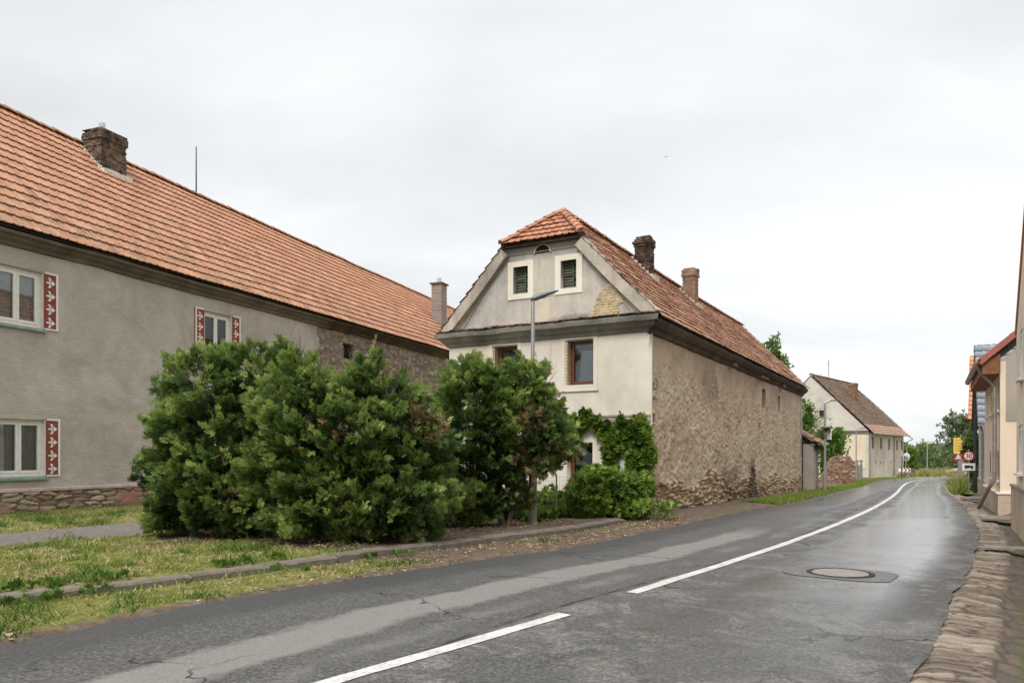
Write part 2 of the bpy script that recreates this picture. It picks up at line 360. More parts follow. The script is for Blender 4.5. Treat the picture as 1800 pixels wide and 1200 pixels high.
def m_ground():
    k=N('verge_ground'); o=k.obj(); g=k.attr('grass'); p=k.attr('path')
    dirt=k.ramp(k.noise(o,5,7,.75),[(.3,(.075,.053,.038)),(.5,(.14,.105,.078)),(.7,(.23,.18,.135))])
    dirt=k.mix(k.rng(k.voro(o,14),.05,.16,.6,0),dirt,(.28,.22,.165))
    gr=k.ramp(k.noise(o,7,7,.78),[(.28,(.085,.075,.028)),(.45,(.14,.15,.035)),(.6,(.25,.22,.08)),(.75,(.37,.29,.16))])
    c=k.mix(k.rng(k.math('ADD',g,k.math('MULTIPLY',k.math('SUBTRACT',k.noise(o,3.5,6,.75),.5),.9)),.35,.65),dirt,gr)
    pt=k.ramp(k.noise(o,4,7,.75),[(.3,(.13,.112,.10)),(.7,(.24,.21,.19))])
    c=k.mix(k.rng(k.math('ADD',p,k.math('MULTIPLY',k.math('SUBTRACT',k.noise(o,4,6,.75),.5),.7)),.4,.6),c,pt)
    return k.out(c,.95,k.bump(k.noise(o,26,6,.75),.9,.03),0,.1)
M['ground']=m_ground()
def m_field():
    k=N('meadow_ground'); o=k.obj()
    c=k.ramp(k.noise(k.map(o,(.02,.06,.1)),1,7,.7),[(.3,(.16,.18,.05)),(.5,(.30,.28,.10)),(.7,(.40,.34,.16))])
    return k.out(c,.95,k.bump(k.noise(o,3,6,.75),.8,.1),0,.1)
M['field']=m_field()
def m_gutter():
    k=N('worn_gutter_stone'); o=k.obj(); r=k.attr('rnd'); mo=k.attr('mort'); ms=k.attr('moss')
    c=k.ramp(r,[(0,(.15,.118,.088)),(.4,(.235,.187,.14)),(.7,(.30,.242,.185)),(1,(.38,.315,.245))])
    c=k.mix(k.rng(k.noise(o,13,7,.78),.48,.68,0,.6),c,(.15,.115,.085))
    uvn=k.map(k.uv(),(1,.22,1)); sn=k.noise(uvn,13,6,.75,.6); c=k.mix(k.rng(sn,.40,.50,.75,0),c,(.11,.085,.065)); c=k.mix(k.rng(k.noise(uvn,24,5,.7),.54,.7,0,.7),c,(.46,.385,.31)); c=k.mix(k.math('MULTIPLY',mo,.85),c,(.045,.035,.027)); dsep=k.sep(k.uv())[1]; c=k.mix(k.math('MULTIPLY',k.rng(dsep,.36,.52),k.rng(k.noise(o,3,5,.7),.3,.6,.35,.8)),c,(.105,.085,.068))
    c=k.mix(k.rng(k.math('ADD',ms,k.math('MULTIPLY',k.math('SUBTRACT',k.noise(o,6,6,.75),.5),1.2)),.55,.8,0,.85),c,(.085,.10,.03))
    return k.out(c,.8,k.bump(k.noise(o,34,6,.75),.9,.02),0,.3)
M['gutter']=m_gutter()
def m_leaf(name,stops,transl=.3,rough=.5):
    k=N(name); r=k.attr('rnd'); return k.out(k.ramp(r,stops),rough,None,0,.35,transl)
M['yew']=m_leaf('yew_needles',[(0,(.010,.022,.008)),(.26,(.036,.072,.020)),(.48,(.105,.175,.042)),(.72,(.24,.325,.078)),(.95,(.42,.49,.15)),(.985,(.40,.46,.14)),(1,(.34,.18,.07))],.40)  # darkest stops stand for shade deep inside the crowns
M['yew_brown']=m_leaf('dying_yew_needles',[(0,(.03,.055,.016)),(.3,(.07,.115,.03)),(.5,(.12,.16,.045)),(.66,(.17,.125,.055)),(.85,(.29,.185,.095)),(1,(.38,.26,.14))],.35)
M['vine']=m_leaf('vine_leaves',[(0,(.05,.095,.016)),(.35,(.13,.215,.032)),(.7,(.225,.34,.05)),(1,(.34,.45,.10))],.38,.42)
M['leaf_tree']=m_leaf('tree_leaves',[(0,(.03,.06,.016)),(.5,(.07,.125,.03)),(.85,(.12,.19,.045)),(1,(.18,.25,.06))],.3)
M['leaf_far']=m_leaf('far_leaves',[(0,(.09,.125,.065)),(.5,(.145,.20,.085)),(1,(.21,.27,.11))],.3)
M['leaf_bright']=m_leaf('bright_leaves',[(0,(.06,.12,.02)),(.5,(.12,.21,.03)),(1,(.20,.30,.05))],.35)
M['wood_far']=m_leaf('hazed_wood_leaves',[(0,(.13,.18,.17)),(.5,(.17,.225,.20)),(1,(.21,.27,.22))],.2)  # distance haze is mixed into this pale bluish leaf colour
M['grass']=m_leaf('grass_blades',[(0,(.06,.12,.018)),(.35,(.145,.22,.032)),(.62,(.25,.30,.05)),(.80,(.40,.36,.14)),(1,(.56,.45,.28))],.3,.6)
M['drygrass']=m_leaf('dry_grass',[(0,(.13,.15,.04)),(.4,(.27,.25,.10)),(.75,(.42,.36,.18)),(1,(.50,.43,.26))],.3,.7)
M['litter']=m_leaf('leaf_litter',[(0,(.12,.07,.04)),(.45,(.29,.19,.11)),(1,(.52,.41,.27))],.1,.7)
M['bark']=simple('grey_brown_bark',(.14,.10,.075),.95,0,.45,9,.9)
M['deadwood']=simple('dead_branch_bark',(.10,.08,.065),.95,0,.3,9,.6)
M['white_frame']=simple('peeling_white_window_paint',(.74,.72,.67),.55,0,.10,9,.2)
M['brown_frame']=simple('red_brown_window_frame',(.13,.042,.02),.35,0,.2,9,.1,.5)
M['green_sill']=simple('pale_green_sill',(.20,.34,.25),.5,0,.25,9,.2)
M['green_louvre']=simple('faded_green_louvre',(.06,.085,.06),.7,0,.45,12,.3)
M['board']=simple('bare_louvre_board',(.13,.125,.085),.85,0,.5,12,.3)
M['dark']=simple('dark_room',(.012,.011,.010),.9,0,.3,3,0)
M['curtain']=simple('net_curtain',(.50,.48,.45),.9,0,.15,4,.1)
M['blind']=simple('pale_roller_blind',(.50,.52,.58),.8,0,.06,2,.05)
M['panel_red']=simple('sgraffito_red',(.235,.062,.045),.85,0,.25,14,.4)
M['panel_white']=simple('sgraffito_white',(.78,.74,.69),.85,0,.1,14,.3)
M['zinc']=simple('grey_zinc_pipe',(.30,.275,.25),.45,.4,.25,6,.1,.5)
M['galv']=simple('galvanised_steel',(.36,.37,.38),.45,.6,.15,6,.08,.5)
M['lamp_head']=simple('grey_lamp_housing',(.16,.17,.18),.45,.3,.12,8,.05,.5)
M['post_grey']=simple('painted_concrete_post',(.23,.205,.175),.85,0,.3,8,.3)
M['chim_smooth']=simple('smooth_brown_chimney_render',(.275,.225,.20),.9,0,.12,3,.2)
M['cap_dark']=simple('dark_chimney_cap',(.11,.09,.08),.8,0,.2,6,.2)
M['steel']=simple('bright_steel_flue',(.55,.56,.57),.3,.8,.1,6,.05,.5)
M['iron']=simple('rusty_iron',(.05,.035,.028),.8,.2,.4,14,.3)
M['cast']=simple('worn_cast_iron',(.23,.195,.175),.5,.35,.35,18,.5,.5)
M['wire']=simple('thin_steel_wire',(.11,.11,.105),.6,.5,.2,8,.05)
M['wood_grey']=simple('weathered_grey_plank',(.26,.215,.18),.85,0,.4,6,.5)
M['wood_brown']=simple('brown_stained_soffit',(.22,.095,.042),.7,0,.25,5,.2)
M['clay']=simple('clay_pipe',(.36,.235,.155),.8,0,.25,6,.2)
M['red_sheet']=simple('red_verge_sheet',(.33,.115,.095),.5,0,.15,5,.05)
M['sign_white']=simple('sign_white',(.78,.78,.76),.45,0,.04,5,0)
M['sign_red']=simple('sign_red',(.50,.02,.025),.45,0,.06,5,0)
M['sign_dark']=simple('sign_dark_red',(.16,.012,.02),.45,0,.06,5,0)
M['sign_black']=simple('sign_black',(.015,.015,.015),.45,0,.06,5,0)
M['sign_yellow']=simple('sign_yellow',(.72,.50,.10),.5,0,.06,5,0)
M['sign_ink']=simple('sign_faded_ink',(.36,.22,.05),.6,0,.1,5,0)
M['green_post']=simple('dark_green_post',(.04,.055,.048),.7,0,.3,8,.2)
M['mirror']=simple('mirror_face',(.75,.77,.78),.04,1.,.02,3,0,.5)
M['snow']=simple('white_mortar_flashing',(.62,.57,.49),.9,0,.2,9,.4)
M['rod']=simple('dark_antenna_rod',(.10,.10,.11),.5,.5,.1,9,0)
def m_glass():
    k=N('window_glass'); f=k.n('ShaderNodeFresnel'); f.inputs['IOR'].default_value=1.5
    t=k.n('ShaderNodeBsdfTransparent'); t.inputs[0].default_value=(.82,.85,.85,1); g=k.n('ShaderNodeBsdfGlossy'); g.inputs['Roughness'].default_value=.03
    mx=k.n('ShaderNodeMixShader'); k.put(mx.inputs[0],k.math('ADD',k.math('MULTIPLY',f.outputs[0],1.3),.03)); k.t.links.new(t.outputs[0],mx.inputs[1]); k.t.links.new(g.outputs[0],mx.inputs[2])
    o=k.n('ShaderNodeOutputMaterial'); k.t.links.new(mx.outputs[0],o.inputs[0]); return k.m
M['glass']=m_glass()
# ---------- camera, sky, sun ----------
cam=bpy.data.cameras.new('camera'); co=link(bpy.data.objects.new('camera',cam)); S.camera=co
co.location=(0,0,1.5); co.rotation_euler=(R(90),0,0); cam.lens=27; cam.sensor_width=36; cam.sensor_fit='HORIZONTAL'
cam.shift_y=200/1800; cam.clip_start=.05; cam.clip_end=3000
S.view_settings.view_transform='Standard'; S.view_settings.look='None'; S.view_settings.gamma=1; S.view_settings.exposure=EXPO
SEL=R(48); SAZ=R(207)   # compass azimuth the light comes from (0 = +Y, clockwise)
w=bpy.data.worlds.new('World'); S.world=w; w.use_nodes=True; t=w.node_tree; t.nodes.clear()
def wn(ty,**k):
    x=t.nodes.new(ty)
    for a,b in k.items(): setattr(x,a,b)
    return x
L=t.links.new
sky=wn('ShaderNodeTexSky',sky_type='NISHITA'); sky.sun_disc=False; sky.sun_elevation=SEL; sky.sun_rotation=SAZ
sc=wn('ShaderNodeVectorMath',operation='SCALE'); L(sky.outputs[0],sc.inputs[0]); sc.inputs['Scale'].default_value=.10
tc=wn('ShaderNodeTexCoord'); sp=wn('ShaderNodeSeparateXYZ'); L(tc.outputs['Generated'],sp.inputs[0])
def wm(op,a,b=0.,clamp=False):
    x=wn('ShaderNodeMath',operation=op,use_clamp=clamp)
    for i,q in enumerate((a,b)):
        if isinstance(q,bpy.types.NodeSocket): L(q,x.inputs[i])
        else: x.inputs[i].default_value=q
    return x.outputs[0]
def wr(v,a,b,c,d):
    x=wn('ShaderNodeMapRange'); L(v,x.inputs[0])
    for i,q in enumerate((a,b,c,d)): x.inputs[1+i].default_value=q
    return x.outputs[0]
den=wm('ADD',wm('MAXIMUM',sp.outputs[2],0.),.16)
cb=wn('ShaderNodeCombineXYZ'); L(wm('DIVIDE',sp.outputs[0],den),cb.inputs[0]); L(wm('DIVIDE',sp.outputs[1],den),cb.inputs[1])
mp=wn('ShaderNodeMapping'); L(cb.outputs[0],mp.inputs[0]); mp.inputs['Scale'].default_value=(.55,1.0,1); mp.inputs['Rotation'].default_value=(0,0,R(-20)); mp.inputs['Location'].default_value=(3.1,1.7,0)
nz=wn('ShaderNodeTexNoise'); L(mp.outputs[0],nz.inputs['Vector']); nz.inputs['Scale'].default_value=1.05; nz.inputs['Detail'].default_value=7; nz.inputs['Roughness'].default_value=.5; nz.inputs['Distortion'].default_value=.35
rp=wn('ShaderNodeValToRGB'); e=rp.color_ramp.elements
e[0].position=.36; e[0].color=(.485,.497,.502,1); e[1].position=.70; e[1].color=(.665,.668,.67,1)
q=e.new(.50); q.color=(.555,.565,.57,1)
L(nz.outputs['Fac'],rp.inputs[0])
# overcast dome: brighter towards the zenith and towards the hidden sun, as a real cloud layer is
zen=wr(sp.outputs[2],.50,.95,1.0,ZEN)
# bright break in the cloud low down ahead to the right
dt=wn('ShaderNodeVectorMath',operation='DOT_PRODUCT'); L(tc.outputs['Generated'],dt.inputs[0]); dt.inputs[1].default_value=Vector((.36,.91,.19)).normalized()
brk=wr(dt.outputs['Value'],.88,.995,1.0,1.17)
cl=wn('ShaderNodeVectorMath',operation='SCALE'); L(rp.outputs[0],cl.inputs[0]); L(wm('MULTIPLY',zen,brk),cl.inputs['Scale'])
mx=wn('ShaderNodeMix',data_type='RGBA'); mx.inputs[0].default_value=.93; L(sc.outputs[0],mx.inputs[6]); L(cl.outputs[0],mx.inputs[7])
bg=wn('ShaderNodeBackground'); L(mx.outputs[2],bg.inputs[0]); bg.inputs[1].default_value=1.0
L(bg.outputs[0],wn('ShaderNodeOutputWorld').inputs[0])
sl=bpy.data.lights.new('sun','SUN'); sl.energy=SUN; sl.angle=R(18); sl.color=(1,.96,.90); so=link(bpy.data.objects.new('sun',sl))
sd=Vector((math.sin(SAZ)*math.cos(SEL),math.cos(SAZ)*math.cos(SEL),math.sin(SEL))); so.rotation_euler=sd.to_track_quat('Z','Y').to_euler(); so.location=(0,-10,30)
# ---------- road ----------
LE=catmull([(-11,-5),(-8.2,-1),(-6.0,2.6),(-4.09,6.14),(-2.75,8.44),(-.6,10.95),(.94,12.66),(3.75,16.88),(7.31,22.96),(10.42,28.13),(17.56,40.88),(24.3,52.9),(31.05,64.98),(36.84,73.13),(42.06,76.74),(50,78.0),(90,80)],24)
RE=catmull([(-5.5,-8),(-2.6,-3.3),(-.2,.7),(1.5,3.3),(2.8,5.3),(5.0,8.6),(6.2,10.4),(8.95,14.7),(12.1,20.3),(15.3,26.1),(22.06,38.92),(28,49.6),(34,60),(38.6,65.6),(43.2,67.8),(51,68.5),(90,69.5)],24)
STA=np.concatenate([[0],np.cumsum(np.hypot(*np.diff((LE+RE)/2,axis=0).T))])
NU=41; a=np.linspace(0,1,NU)
P=LE[:,None,:]*(1-a)[None,:,None]+RE[:,None,:]*a[None,:,None]
jl=(fbm(STA*2.2,STA*0+3,4,3)-.5)*.20; jr=(fbm(STA*1.4,STA*0+9,4,5)-.5)*.16
dv=RE-LE; dv/=np.linalg.norm(dv,axis=1)[:,None]
P=P+dv[:,None,:]*(jl[:,None]*np.clip(1-a*8,0,1)+jr[:,None]*np.clip(a*8-7,0,1))[:,:,None]
Z=gzv(P[...,1])+.02*(1-(2*a-1)**2)[None,:]-.02*np.clip(np.abs(2*a-1)*20-19,0,1)+(fbm(P[...,0]*.8,P[...,1]*.8,3,21)-.5)*.016
V=np.dstack([P,Z]).reshape(-1,3); UV=np.dstack([np.broadcast_to(a,P.shape[:2]),np.broadcast_to(STA[:,None],P.shape[:2])]).reshape(-1,2)
ro=mesh_np('road',V,grid_faces(NU,len(LE)),M['road'],None,None,True,UV); tag(ro,kind='structure')
def roadz(x,y):
    i=int(np.argmin(np.hypot(P[...,0]-x,P[...,1]-y))); return float(Z.ravel()[i])
def ribbon(pts,w,name,dz=.006,taper=False):
    c=np.array(pts); d=np.gradient(c,axis=0); d/=np.linalg.norm(d,axis=1)[:,None]; nn=np.stack([-d[:,1],d[:,0]],1)
    l=[];f=[]
    for i,(p,q) in enumerate(zip(c,nn)):
        for s_ in (-1,0,1):
            x,y=p+q*s_*(w/2+random.uniform(-.006,.006)); l.append((x,y,roadz(x,y)+dz))
    o=mesh_np(name,l,grid_faces(3,len(c)),M['mark']); return tag(o,kind='structure')
CL=catmull([(-1.6,4.4),(-1.14,5.06),(.49,7.16),(1.29,8.27),(3.24,10.95),(5.0,13.5),(8.23,18.51),(12.47,25.89),(17.76,35.52),(25.0,49.2),(30.19,58.47),(34.6,65.2),(37.6,68.6),(41,71),(46,72.2),(60,73.4)],30)
i0=int(np.argmin(np.hypot(CL[:,0]-.49,CL[:,1]-7.16))); i1=int(np.argmin(np.hypot(CL[:,0]-1.29,CL[:,1]-8.27)))
ribbon(CL[:i0+1:3],.14,'road_marking'); ribbon(CL[i1::3],.14,'road_marking')
# ---------- near ground as one sheet ----------
KB=np.array([(-17,-6.6),(-13,-1.8),(-9,3),(-5.13,7.7),(-4.43,8.54),(-3,10.12),(-1.74,11.77),(0,13.78),(1.11,15),(2.5,17.31),(3.2,18.6)])
def sdist(px,py,line):
    """signed distance to a polyline: >0 on its left"""
    best=np.full(px.shape,1e9); sg=np.zeros(px.shape)
    for (x0,y0),(x1,y1) in zip(line[:-1],line[1:]):
        dx,dy=x1-x0,y1-y0; ll=dx*dx+dy*dy; t_=np.clip(((px-x0)*dx+(py-y0)*dy)/ll,0,1)
        qx=px-(x0+t_*dx); qy=py-(y0+t_*dy); d=np.hypot(qx,qy); s_=np.sign(dx*qy-dy*qx); m=d<best
        best=np.where(m,d,best); sg=np.where(m,s_,sg)
    return best*sg
LEs=LE[::6]; REs=RE[::6]
xs=np.concatenate([np.arange(-30,-13,.5),np.arange(-13,6,.11),np.arange(6,40,.28)]); ys=np.concatenate([np.arange(-6,5,.4),np.arange(5,20,.11),np.arange(20,72,.3)])
X,Y=np.meshgrid(xs,ys); Xr,Yr=X.ravel(),Y.ravel()
dL=sdist(Xr,Yr,LEs); dR=-sdist(Xr,Yr,REs); dK=sdist(Xr,Yr,KB)
PTH=np.array([(-17.5,-5.),(-8.75,13.1),(-7.2,16.3),(-5.2,20.5),(-1,28)])
dP=np.abs(sdist(Xr,Yr,PTH))
lawn=sstep(-.05,.10,dK)*sstep(19.2,17.4,Yr-.45*np.maximum(0,-Xr-0)*1.0) if False else sstep(-.03,.10,dK)
ruff=(fbm(Xr*1.7,Yr*1.7,4,2)-.5)
zz=gzv(Yr)-.075+sstep(-.12,.12,dL+ruff*.12)*.078+ruff*.05*sstep(0,.3,dL)
zz=zz+lawn*sstep(18.9,17.0,Yr)*.10*(1-.6*sstep(1,8,dK))
bank=sstep(.0,2.5,dL)*sstep(17,22,Yr)*.10; zz=zz+bank
zz=np.where(dR>-.5,gzv(Yr)-.42*sstep(-.5,-.12,dR)-.0,zz)
grass=np.where(dK>0,.80,.62)-.0*dK
grass=np.where((Yr<19),grass,.0)
# verge between kerb and road: grass near, bare leaf litter under the yews, then dirt by the house
s_along=(Xr+5)*.64+(Yr-8)*.77
verge=(dL>-.2)&(dK<=0)&(Yr<20)
grass=np.where(verge,.72-.55*sstep(3.2,5.6,s_along)-.45*sstep(.35,0,dL),grass)
und=(dK>0)&(Yr<19)
grass=np.where(und,.82-.75*sstep(.5,.0,np.minimum(np.hypot(Xr+4.9,Yr-13.6)-.9,np.minimum(np.hypot(Xr+2.7,Yr-12.75)-1.1,np.hypot(Xr+.2,Yr-15)-.8)))-.8*sstep(-2.6,-1.4,Xr),grass)
h2=(Yr>=19)&(dL>0); 
grass=np.where(h2,.05+.95*sstep(26.5,28.5,Yr)*sstep(1.7,1.2,dL)+.6*(dL>6),grass)
grass=np.where(Xr<-6-.0,np.maximum(grass,.6),grass)
path=sstep(1.25,.95,dP+ruff*.4)*(dK>0)
grass=np.clip(grass+ruff*.35,0,1)
g=mesh_np('ground',np.stack([Xr,Yr,zz],1),grid_faces(len(xs),len(ys)),M['ground'],None,{'grass':grass,'path':path},True); tag(g,kind='structure')
GX=dict(xs=xs,ys=ys,z=zz.reshape(X.shape),grass=grass.reshape(X.shape),path=path.reshape(X.shape),dL=dL.reshape(X.shape),dK=dK.reshape(X.shape))
def gsample(x,y,key):
    i=np.clip(np.searchsorted(xs,x)-1,0,len(xs)-2); j=np.clip(np.searchsorted(ys,y)-1,0,len(ys)-2); A=GX[key]
    fx=np.clip((x-xs[i])/(xs[i+1]-xs[i]),0,1); fy=np.clip((y-ys[j])/(ys[j+1]-ys[j]),0,1)
    return (A[j,i]*(1-fx)+A[j,i+1]*fx)*(1-fy)+(A[j+1,i]*(1-fx)+A[j+1,i+1]*fx)*fy
def gZ(x,y): return float(gsample(np.array([x]),np.array([y]),'z')[0])
# far land reaching the horizon
fx_=np.concatenate([np.arange(-1500,-100,140),np.arange(-100,220,6),np.arange(220,1700,140)]); fy_=np.concatenate([np.arange(-400,-20,40),np.arange(-20,200,5),np.arange(200,2400,150)])
X2,Y2=np.meshgrid(fx_,fy_); Z2=gzv(Y2)-.5*(sstep(76,70,Y2))-.06+ sstep(78,110,Y2)*.05
tag(mesh_np('field',np.stack([X2.ravel(),Y2.ravel(),Z2.ravel()],1),grid_faces(len(fx_),len(fy_)),M['field'],None,None,True),kind='structure')
# ---------- stone gutter on the right ----------
sel=(STA>2)&(STA<70); Rg=RE[sel]; st=STA[sel]
fine=np.concatenate([np.arange(st[0],26.,.022),np.arange(26.,st[-1],.06)]); gx=np.interp(fine,st,Rg[:,0]); gy=np.interp(fine,st,Rg[:,1]); tg=np.stack([np.gradient(gx,fine),np.gradient(gy,fine)],1); tg/=np.linalg.norm(tg,axis=1)[:,None]
dd=np.concatenate([np.arange(-.25,1.0,.03),[1.15,1.5]]); SS,DD=np.meshgrid(fine,dd,indexing='ij')
wob=(fbm(SS*.9,DD*2,3,8)-.5)*.09; D2=DD+wob
prof=np.interp(D2,[-.3,-.02,.06,.41,.47,.60,.74,.86,.97,1.6],[-.055,-.042,-.022,-.034,-.058,-.088,-.090,-.055,-.015,.0])
# flat stones laid crosswise along the road edge, some of them broken in two
ph=SS*8.6+(fbm(SS*1.1,DD*2.2,3,4)-.5)*4.2+DD*1.1; ce=np.floor(ph); fr=ph-ce; h1=_h(ce,ce*0,31); br=DD*1.9+h1*3+(fbm(SS*5,DD*5,3,6)-.5)*.5; cb_i=np.floor(br); fb=br-cb_i
idr=_h(ce,cb_i,33); gap=np.minimum(np.minimum(fr,1-fr)*.16,np.minimum(fb,1-fb)*.5)
w1,w2,wi=worley(SS*3.2,DD*4.2,35); ch_=sstep(.40,.48,D2); gap=np.where(D2>.44,(w2-w1)*.12,gap); idr=np.where(D2>.44,wi*.6,idr)
mort=sstep(.026,.006,gap+(fbm(SS*12,DD*12,3,2)-.5)*.02)
prof=prof+((1-mort)*.016*(.3+idr)+(fr-.5)*(idr-.5)*.022*(1-ch_)+(fbm(SS*11,DD*8,4,12)-.5)*.030)*sstep(-.05,.06,D2)
PX=gx[:,None]+tg[:,1][:,None]*DD; PY=gy[:,None]-tg[:,0][:,None]*DD
moss=np.exp(-((D2-.66)/.12)**2)*.75+.12
tag(mesh_np('gutter',np.stack([PX.ravel(),PY.ravel(),(gzv(PY)+prof).ravel()],1),grid_faces(len(dd),len(fine)),M['gutter'],None,{'rnd':idr.ravel(),'mort':mort.ravel(),'moss':moss.ravel()},True,np.stack([SS.ravel(),DD.ravel()],1)),kind='structure')
def gut(s_,d_):
    """point on the gutter at station nearest world y=s_, offset d_ from road edge"""
    i=int(np.argmin(np.abs(gy-s_))); return gx[i]+tg[i,1]*d_, gy[i]-tg[i,0]*d_, math.atan2(tg[i,1],tg[i,0])
# ---------- building helpers (local frame: x along the street wall, facade faces -y, z up) ----------
def grid_wall(name,parent,mat,us,zs,Mx=None,holes=(),disp=None,attrs=None,top=None,reveal=.25,smooth=True):
    """wall sheet with openings; Mx maps wall coords (x,y,z; faces -y) to the parent frame"""
    us=np.unique(np.round(np.concatenate([us]+[np.array(h[:2]) for h in holes]),4)); zs=np.unique(np.round(np.concatenate([zs]+[np.array(h[2:4]) for h in holes]),4))
    U,Zz=np.meshgrid(us,zs); keep=np.ones((len(zs)-1,len(us)-1),bool)
    uc=(us[:-1]+us[1:])/2; zc=(zs[:-1]+zs[1:])/2
    for h in holes: keep&=~((uc[None,:]>h[0])&(uc[None,:]<h[1])&(zc[:,None]>h[2])&(zc[:,None]<h[3]))
    if top is not None:
        T=top(U); keep&=~(zc[:,None]>top(uc)[None,:]+.02); Zz=np.minimum(Zz,T)
    D=np.zeros(U.shape) if disp is None else disp(U,Zz)
    for h in holes:
        near=sstep(.0,.06,np.maximum(np.maximum(h[0]-U,U-h[1]),np.maximum(h[2]-Zz,Zz-h[3]))); D=D*near
    V=np.stack([U,-D,Zz],-1).reshape(-1,3); F=grid_faces(len(us),len(zs))[keep.ravel()]
    A={k:f(U,Zz).ravel() for k,f in (attrs or {}).items()}
    ex=[];ef=[]
    for h in holes:
        u0,u1,z0,z1=h[:4]; rv=h[4] if len(h)>4 else reveal; n=len(V)+len(ex)
        ex+=[(u0,0,z0),(u1,0,z0),(u1,0,z1),(u0,0,z1),(u0,rv,z0),(u1,rv,z0),(u1,rv,z1),(u0,rv,z1)]
        ef+=[(n+0,n+1,n+5,n+4),(n+1,n+2,n+6,n+5),(n+2,n+3,n+7,n+6),(n+3,n+0,n+4,n+7)]
    if ex:
        V=np.vstack([V,np.array(ex)]); F=np.vstack([F,np.array(ef)])
        for k in A: A[k]=np.concatenate([A[k],np.zeros(len(ex))])
    if Mx is not None: V=V@np.array(Mx.to_3x3()).T+np.array(Mx.translation)
    return mesh_np(name,V,F,mat,parent,A,smooth)
def tiles(name,parent,O,U,Vd,width,length,course,tw,prof,lift,thick,mat,keep=None,sag=None,seed=0,vv0=0,jit=.006,bond=False,smooth=False):
    O,U,Vd=[np.array(q,float) for q in (O,U,Vd)]; U/=np.linalg.norm(U); Vd/=np.linalg.norm(Vd); Nn=np.cross(U,Vd)
    rg=np.random.default_rng(seed); nr=max(1,round(length/course)); nc=max(1,round(width/tw)); course=length/nr; tw=width/nc
    K=len(prof); I,J=np.meshgrid(np.arange(nr),np.arange(nc),indexing='ij'); I=I.ravel();J=J.ravel()
    u0=J*tw+(np.where(I%2==1,tw*.5,0) if bond else 0); v0=I*course
    if keep is not None:
        m=keep(u0+tw/2,v0+course/2); u0,v0,I=u0[m],v0[m],I[m]
    n=len(u0); ju=rg.normal(0,.004,n); jv=rg.normal(0,.008 if jit>.004 else .003,n); jh=np.abs(rg.normal(0,jit,n)); jt=rg.normal(0,.004,n); rnd=np.clip(rg.random(n)*.8+.2*vnoise(u0*.7,v0*.9,3),0,1)
    px=np.array([p[0] for p in prof]); ph=np.array([p[1] for p in prof])
    def pt(vv,h):
        uu=u0[:,None]+px[None,:]*tw*1.01+ju[:,None]; vvv=(v0+vv+jv)[:,None]+0*px[None,:]; hh=h+ph[None,:]+jh[:,None]+jt[:,None]*(px[None,:]-.5)
        Pp=O+uu[...,None]*U+vvv[...,None]*Vd+hh[...,None]*Nn
        if sag is not None: Pp[...,2]+=sag(uu,vvv)
        return Pp
    lo=pt(0,lift); up=pt(course*1.12,lift*.12); bt=pt(.004,lift-thick)
    Vv=np.concatenate([lo,up,bt],1).reshape(-1,3); base=(np.arange(n)*3*K)[:,None]
    k=np.arange(K-1); fa=np.stack([k,k+1,K+k+1,K+k],1); fb=np.stack([2*K+k,2*K+k+1,k+1,k],1); ff=np.concatenate([fa,fb,[[2*K,0,K,2*K]][:0] or np.zeros((0,4),int)])
    sd=np.array([[2*K,0,K,K],[K-1,3*K-1,2*K-1,2*K-1]])[:0]
    F=(base[:,:,None]+ff[None]).reshape(-1,4)
    A={'rnd':np.repeat(rnd,3*K),'vv':np.repeat(vv0+v0/length,3*K)}
    ob=mesh_np(name,Vv,F,mat,parent,A,smooth)
    return ob
RIB=[(0,.0),(.10,.022),(.20,.022),(.30,.004),(.65,.0),(1,0.0)]
FLAT=[(0,0.004),(.08,0.0),(.92,0.0),(1,.004)]
WAVY=[(0,0),(.2,.03),(.4,.03),(.6,.005),(.8,-.005),(1,0)]
def ridge(name,parent,p0,p1,r,seg,mat,seed=0,sag=None,n=7):
    p0=Vector(p0);p1=Vector(p1);L_=(p1-p0).length;k=max(1,round(L_/seg));d=(p1-p0)/L_; a=d.cross(Vector((0,0,1))).normalized(); b=a.cross(d).normalized()
    V=[];F=[];A=[];rg=random.Random(seed)
    for i in range(k):
        c0=p0+d*(L_*i/k); c1=p0+d*(L_*(i+1.12)/k); rn=rg.random(); j=rg.uniform(-.012,.012)
        if sag: c0=c0+Vector((0,0,sag(L_*i/k))); c1=c1+Vector((0,0,sag(L_*(i+1)/k)))
        base=len(V)
        for c,rr,o in ((c0,r*1.12,.018+j),(c1,r*.95,0+j),(c0,r*.86,0.0)):
            for q in range(n+1):
                t_=math.pi*q/n; V.append(c+a*(math.cos(t_)*rr)+b*(math.sin(t_)*rr*.75+o)); A.append(rn)
        m=n+1
        for q in range(n): F.append((base+q,base+q+1,base+m+q+1,base+m+q)); F.append((base+2*m+q,base+2*m+q+1,base+q+1,base+q))
    return mesh_np(name,[tuple(v) for v in V],F,mat,parent,{'rnd':A,'vv':[1.]*len(A)},False)
